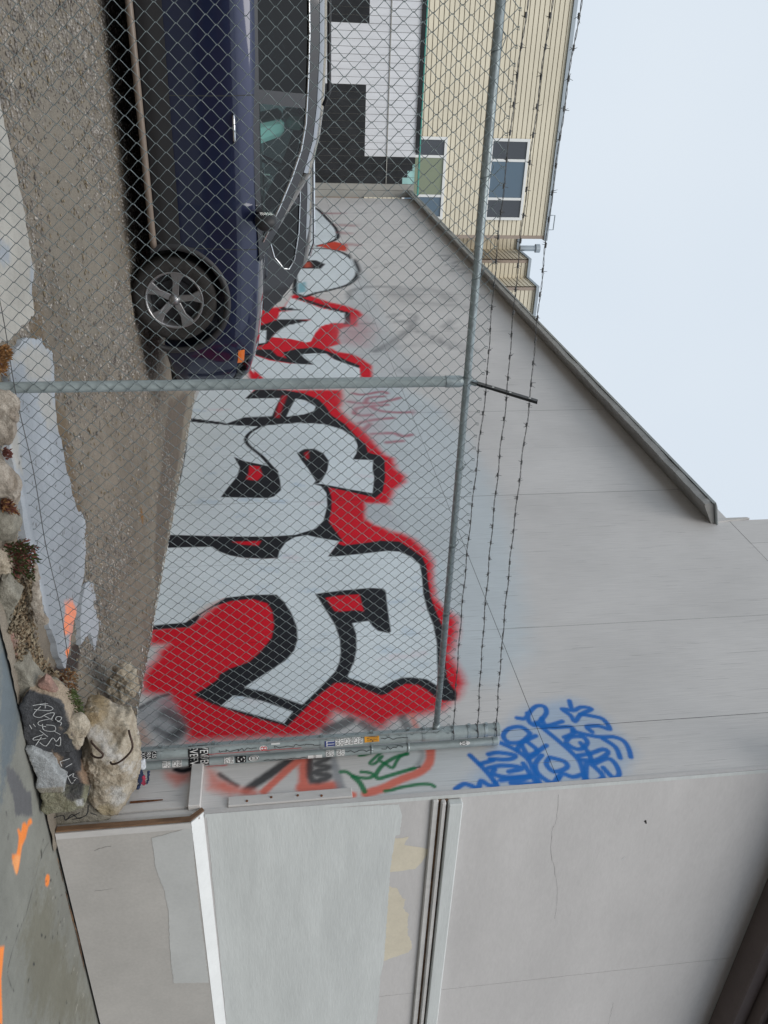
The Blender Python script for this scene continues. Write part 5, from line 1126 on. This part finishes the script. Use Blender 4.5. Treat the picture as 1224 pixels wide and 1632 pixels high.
marks('scribble', [crop(0, 1120, 6.8, s) for s in ([(355, 30), (480, 10), (520, 12)], [(490, 0), (490, 60)], [(430, 20), (520, 30), (575, 60), (540, 85), (440, 80), (370, 70)], [(440, 40), (360, 130), (430, 160), (510, 120), (590, 110), (560, 170)], [(480, 140), (570, 190)], [(570, 170), (430, 200), (420, 240), (500, 260)], [(460, 230), (470, 290), (540, 310), (600, 300), (590, 250), (500, 240)], [(590, 310), (655, 345)], [(430, 300), (520, 370)], [(470, 345), (370, 380), (370, 405), (500, 385)], [(450, 370), (385, 465)], [(430, 430), (500, 470), (570, 380), (610, 420), (655, 370), (650, 465), (600, 455)], [(600, 180), (640, 200), (670, 160), (620, 150), (600, 180)], [(620, 200), (665, 215), (655, 245)], [(320, 240), (345, 285)], [(360, 230), (385, 260)])], 3.731, bk, 'chalk_white', 0.0017)
chunk(c0b([(770, 180), (850, 165), (880, 380), (850, 500), (790, 520), (770, 400)]), 3.76, 0.05, 'rock', 5, 'narrow rough pale chunk wedged between black block and concrete lump', 3, 0.02)
tri = slabby(c0b([(275, 515), (340, 510), (480, 590), (580, 690), (640, 800), (705, 850), (690, 980), (600, 985), (430, 985), (380, 930), (400, 820), (330, 680)]), 3.70, 0.16, 'grey_concrete', 6, 'wedge-shaped light grey concrete block below the black block', 0.005, layers=[('p', c0b([(385, 925), (690, 905), (690, 990), (420, 990)]), (0.28, 0.26, 0.21), 0.012, 0, 0.9), ('p', c0b([(270, 520), (300, 560), (380, 780), (400, 900), (330, 700)]), (0.27, 0.24, 0.19), 0.012, 0, 0.9)])
d2 = slabby(c0b([(500, 560), (600, 540), (780, 560), (870, 750), (950, 950), (960, 1020), (820, 1050), (700, 990), (680, 860), (620, 720)]), 3.77, 0.14, 'black_paint', 7, 'dark painted stone with small white marks under the concrete lump', 0.010, layers=[('p', c0b([(480, 560), (600, 540), (680, 600), (640, 800), (600, 720)]), (0.30, 0.22, 0.16), 0.02, 0, 0.9), ('p', c0b([(840, 740), (900, 760), (960, 960), (900, 900)]), (0.32, 0.22, 0.15), 0.02, 0, 0.9)])
marks('scribble', [c0b(s) for s in ([(650, 640), (755, 605)], [(650, 640), (670, 690)], [(710, 700), (780, 660)], [(720, 770), (770, 870), (795, 865)], [(740, 800), (800, 765), (790, 800), (840, 820)], [(800, 850), (820, 830)])], 3.760, d2, 'chalk_white', 0.0019)
slabby(c0b([(430, 1000), (560, 985), (720, 990), (880, 1000), (940, 1050), (900, 1150), (700, 1200), (500, 1224), (430, 1180), (470, 1100)]), 3.69, 0.15, 'green_concrete', 8, 'mossy concrete log lying at the foot of the wall corner', 0.009, layers=[('p', c0b([(700, 990), (900, 980), (880, 1060), (740, 1040)]), (0.07, 0.07, 0.075), 0.03, 0, 0.9), ('p', c0b([(820, 1060), (900, 1040), (900, 1120), (840, 1120)]), (0.55, 0.56, 0.56), 0.02, 0, 0.9)])
gb = chunk([(72, 1283), (150, 1285), (175, 1300), (178, 1316), (140, 1322), (80, 1325)], 3.88, 0.05, 'old_concrete', 9, 'small dirty block with black tag beside the brown wood edge', 6, 0.008)
marks('scribble', [crop(0, 1280, 6.12, s) for s in ([(470, 175), (520, 150), (560, 130), (620, 120), (640, 170), (700, 110), (760, 150), (800, 140)], [(640, 165), (780, 90)], [(700, 160), (840, 120), (860, 20)], [(880, 95), (950, 120)])], 3.835, gb, 'ink', 0.004)
# the broken kerb running left
slabby(c0a([(20, 540), (60, 520), (180, 560), (260, 590), (300, 690), (380, 790), (480, 850), (560, 880), (640, 960), (600, 980), (200, 940), (150, 1000), (110, 940), (60, 800), (40, 660)]), 3.79, 0.16, 'old_concrete', 10, 'flat broken kerb piece left of the black block', 0.008)
slabby(c0a([(400, 760), (480, 690), (540, 740), (600, 830), (640, 920), (560, 880), (440, 815)]), 3.785, 0.06, 'pink_concrete', 11, 'small reddish corner chip on the broken kerb', 0.006)
slabby(c0a([(20, 210), (130, 190), (170, 300), (180, 480), (130, 510), (20, 480)]), 3.83, 0.08, 'pink_concrete', 12, 'reddish broken block end below the leaf litter', 0.008)
slabby(c36([(0, 560), (80, 570), (130, 700), (220, 800), (190, 900), (120, 1000), (100, 1224), (0, 1300), (-120, 900)]), 3.84, 0.12, 'old_concrete', 13, 'long grey kerb piece at the bottom beside the weeds', 0.008)
chunk(c36([(-40, 210), (40, 240), (100, 300), (135, 430), (60, 540), (-60, 560)]), 3.93, 0.10, 'rock', 14, 'squarish tan stone under the green weed', 4, 0.012)
chunk(crop(0, 700, 9.07, [(-60, 1000), (0, 1040), (120, 1120), (210, 1270), (220, 1440), (60, 1510), (-60, 1540)]), 3.98, 0.10, 'old_concrete', 15, 'rounded grey stone between dry and green weeds', 3.5, 0.012)
chunk(crop(0, 540, 9.07, [(-40, 760), (110, 740), (240, 860), (240, 1100), (220, 1300), (120, 1560), (-60, 1560)]), 4.06, 0.04, 'rock_white', 16, 'crumbling pale footing below the middle fence post', 4, 0.02)
chunk(crop(0, 700, 9.07, [(-40, 350), (110, 480), (180, 600), (240, 800), (250, 960), (180, 960), (100, 830), (-40, 830)]), 4.00, 0.04, 'rock_white', 17, 'white-stained rubble edge right of the fence post', 4, 0.02)
slabby(c36([(400, 380), (440, 400), (470, 720), (520, 1000), (590, 1110), (560, 1150), (440, 1140), (400, 1000), (380, 860)]), 4.0, 0.05, 'rock_white', 18, 'broken slab edge splashed with white paint', 0.010)
chunk([(178, 1085), (192, 1068), (206, 1075), (214, 1095), (208, 1118), (190, 1120)], 4.62, 0.08, 'rock', 19, 'loose pale rubble heap at the wall foot behind the fence', 3, 0.03, freq=16)
# crumpled rag behind the lump
rg = empty('rag', (4.40, 4.12, 0.46)); tag(rg, 'crumpled blue, red and white rag stuck beside the concrete lump', 'rag')
for pl, mt, sd_ in (([(890, 1050), (930, 1000), (900, 850), (950, 800), (990, 880), (960, 1000), (920, 1060)], 'rag_blue', 1), ([(960, 900), (1010, 880), (1020, 990), (980, 1030), (940, 1000)], 'rag_red', 2), ([(900, 700), (1005, 710), (1010, 800), (960, 830), (930, 790), (900, 780)], 'rag_white', 3), ([(1020, 840), (1060, 850), (1060, 930), (1030, 990), (1015, 930)], 'rag_blue', 4)):
    block('fold', c100(pl), 4.12-0.004*sd_, 0.012, mt, 20+sd_, 0.012, parent=rg, step=0.010)
m = MB(); pts = [tuple(on_y(px, py, 4.02)) for px, py in crop(200, 1140, 7.65, [(60, 1070), (180, 1055), (300, 1045), (455, 1030)])]; m.tube(pts, [0.012, 0.010, 0.008, 0.004], 6); tag(m.build('rusty_strip', MAT['rust']), 'thin rusty strip leaning on the grey wall foot', 'scrap metal')

# ------------------------------------------------------------------ gravel, flakes, leaf litter, weeds
rs = np.random.RandomState(3)
def scatter(name, mat, P, size, flat=0.55, kind='stuff', seed=1):
    """many small stones or flakes as one mesh"""
    r = np.random.RandomState(seed); n = len(P); s = size*(0.5+r.rand(n)**2*1.3)
    base = np.array([(1, 0, 0), (0.1, 1, 0.1), (-0.9, 0.2, 0), (-0.1, -1, 0), (0.1, 0, 1), (0, 0.1, -0.8)], float)
    F6 = np.array([(0, 1, 4), (1, 2, 4), (2, 3, 4), (3, 0, 4), (1, 0, 5), (2, 1, 5), (3, 2, 5), (0, 3, 5)])
    V = base[None]*(0.6+0.8*r.rand(n, 6, 1)); V[:, :, 2] *= flat
    a = r.rand(n)*6.283; ca, sa = np.cos(a)[:, None], np.sin(a)[:, None]
    X = V[:, :, 0]*ca-V[:, :, 1]*sa; Y = V[:, :, 0]*sa+V[:, :, 1]*ca; V = np.stack([X, Y*(0.6+0.4*r.rand(n, 1)), V[:, :, 2]+0.15*X*(r.rand(n, 1)-.5)], -1)*s[:, None, None]+P[:, None, :]
    F = (F6[None]+6*np.arange(n)[:, None, None]).reshape(-1, 3)
    me = bpy.data.meshes.new(name); me.vertices.add(n*6); me.vertices.foreach_set('co', V.astype(np.float32).ravel())
    me.loops.add(F.size); me.loops.foreach_set('vertex_index', F.astype(np.int32).ravel()); me.polygons.add(len(F))
    me.polygons.foreach_set('loop_start', np.arange(0, F.size, 3, dtype=np.int32)); me.polygons.foreach_set('loop_total', np.full(len(F), 3, np.int32)); me.update()
    return tag(link(name, me, None, MAT[mat]), kind=kind)
def on_lot(x, y, dz=0.0): return np.stack([x, y, lotf(x, y)[:, 2]+dz], 1)
def band(n, x0, x1, y0, y1, dens):
    x = x0+(x1-x0)*rs.rand(n); y = y0+(y1-y0)*rs.rand(n)**1.3; k = rs.rand(n) < dens(x, y); return x[k], y[k]
x, y = band(52000, -1.0, 4.48, 4.75, 8.5, lambda x, y: np.clip(0.15+1.5*(vnoise(x*1.4, y*1.4, 21)-0.35), 0.05, 1)*np.clip((4.5-x)*2, 0.2, 1)); scatter('gravel', 'stone_mix', on_lot(x, y, 0.001), 0.0105, seed=1)['label'] = 'grey gravel spread over the lot'
x, y = band(2600, -0.5, 4.48, 4.6, 7.5, lambda x, y: np.ones_like(x)); o = scatter('gravel_chips', 'litter_b', on_lot(x, y, 0.003), 0.011, 0.4, seed=2)
y_ = 4.6+rs.rand(420)*7; x_ = 4.49-np.abs(rs.randn(420))*0.05; scatter('paint_flakes', 'flake_white', on_lot(x_, y_, 0.004), 0.012, 0.25, seed=4)
# leaf litter in the broken edge
def litter(name, outline, y0, y1, n, mat, seed, sz):
    r = random.Random(seed); poly_ = [(p[0], p[1]) for p in outline]; m = MB(); k = 0
    xs_ = [p[0] for p in poly_]; ys_ = [p[1] for p in poly_]
    while k < n:
        a, b = r.uniform(min(xs_), max(xs_)), r.uniform(min(ys_), max(ys_)); ins = False
        for i in range(len(poly_)):
            p, q = poly_[i], poly_[i-1]
            if (p[1] > b) != (q[1] > b) and a < (q[0]-p[0])*(b-p[1])/(q[1]-p[1])+p[0]: ins = not ins
        if not ins: continue
        k += 1; g_ = LOT([(a, b)], 0.01)[0]; c = Vector((g_[0], g_[1], float(lot_z(g_[0], g_[1]))+0.008+0.028*r.random()**2)); u = Vector((r.uniform(-1, 1), r.uniform(-1, 1), r.uniform(-.6, .6))).normalized()*sz*r.uniform(.4, 1.3); w = u.cross(Vector((r.uniform(-.5, .5), r.uniform(-1, 0), 1))).normalized()*sz*r.uniform(.2, .6)
        m.add([c-u, c-w*1.0+u*0.1, c+u, c+w+u*0.1+Vector((0, 0, sz*0.2))], [(0, 1, 2), (0, 2, 3)])
    return tag(m.build(name, MAT[mat]), kind='stuff')
lo_ = c0a([(90, 0), (340, -60), (380, 280), (520, 560), (640, 640), (660, 900), (540, 760), (380, 720), (280, 620), (180, 480), (140, 260)])
litter('leaf_litter', lo_, 3.86, 3.96, 900, 'litter_b', 1, 0.016)['label'] = 'dry leaves caught in the broken kerb'
litter('leaf_litter', lo_, 3.86, 3.95, 700, 'litter_a', 2, 0.016)
lo2 = c36([(250, 60), (330, 150), (400, 420), (420, 640), (380, 900), (280, 950), (200, 1224), (100, 1224), (180, 880), (100, 640), (200, 500)])
litter('leaf_litter', lo2, 3.92, 4.0, 800, 'litter_b', 3, 0.015); litter('leaf_litter', lo2, 3.92, 4.0, 500, 'litter_a', 4, 0.015)
lo3 = [(-10, 540), (12, 560), (25, 640), (18, 700), (28, 800), (35, 850), (45, 900), (30, 930), (15, 850), (5, 760), (0, 650)]
litter('leaf_litter', lo3, 4.0, 4.1, 500, 'litter_b', 5, 0.012)
def weed(label, outline, y, n, mats, seed, sz, up=0.6):
    r = random.Random(seed); root = empty('weed', tuple(on_y(outline[0][0], outline[0][1], y))); tag(root, label, 'weed', 'weeds along the broken kerb')
    xs_ = [p[0] for p in outline]; ys_ = [p[1] for p in outline]; parts = {k: MB() for k in mats}; k = 0; st = MB()
    base = Vector(on_y(min(xs_), sum(ys_)/len(ys_), y))
    while k < n:
        a, b = r.uniform(min(xs_), max(xs_)), r.uniform(min(ys_), max(ys_)); ins = False
        for i in range(len(outline)):
            p, q = outline[i], outline[i-1]
            if (p[1] > b) != (q[1] > b) and a < (q[0]-p[0])*(b-p[1])/(q[1]-p[1])+p[0]: ins = not ins
        if not ins: continue
        k += 1; c = Vector(on_y(a, b, y+r.uniform(-.06, .06)))
        d = Vector((r.uniform(-1, 1), r.uniform(-1, .3), r.uniform(-.2, 1)+up)).normalized()*sz*r.uniform(.6, 1.5); w = d.cross(Vector((r.uniform(-1, 1), 1, r.uniform(-1, 1)))).normalized()*sz*0.22
        mt = mats[min(int(r.random()**1.3*len(mats)), len(mats)-1)]
        parts[mt].add([c, c+d*0.5-w, c+d, c+d*0.5+w], [(0, 1, 2, 3)])
        if k % 9 == 0: st.tube([base+(c-base)*0.1+Vector((r.uniform(-.02, .02), 0, 0)), base.lerp(c, 0.6)+Vector((0, 0, .004)), c], 0.0014, 4)
    for mt in mats: 
        if parts[mt].v: tag(parts[mt].build('leaves', MAT[mt], root), kind='stuff')
    st.build('stems', MAT['weed_red'], root)
weed('green and reddish weed growing from the kerb by the grey slab', c36([(0, 150), (300, 60), (340, 150), (480, 160), (400, 220), (480, 340), (380, 360), (420, 590), (250, 480), (100, 640), (40, 560), (120, 400), (60, 250)]), 3.98, 900, ('weed_green', 'weed_red', 'weed_green'), 1, 0.022)
weed('bright green weed tuft beside the black block', c0a([(640, 860), (780, 800), (880, 950), (890, 1060), (830, 1130), (740, 1130), (690, 1020)]), 3.90, 620, ('weed_green',), 2, 0.020, 0.9)
weed('dry rust-brown weed below the fence post', crop(0, 540, 9.07, [(-30, 90), (110, 110), (150, 210), (100, 330), (60, 520), (-30, 480)]), 4.10, 300, ('weed_dry',), 3, 0.02)
weed('dark red dry weed on the pale rubble', crop(0, 700, 9.07, [(0, 860), (130, 860), (200, 980), (250, 1080), (150, 1060), (20, 1030)]), 3.99, 260, ('weed_red', 'weed_dry'), 4, 0.02)
weed('small red-brown weed near the pale footing', crop(0, 700, 9.07, [(40, 120), (130, 150), (150, 260), (80, 290), (30, 220)]), 4.03, 130, ('weed_red',), 5, 0.018)
weed('brown dry grass between dark soil and green tuft', c0a([(640, 620), (700, 560), (820, 600), (840, 800), (700, 860), (640, 820)]), 4.08, 240, ('weed_dry', 'litter_b'), 6, 0.022)
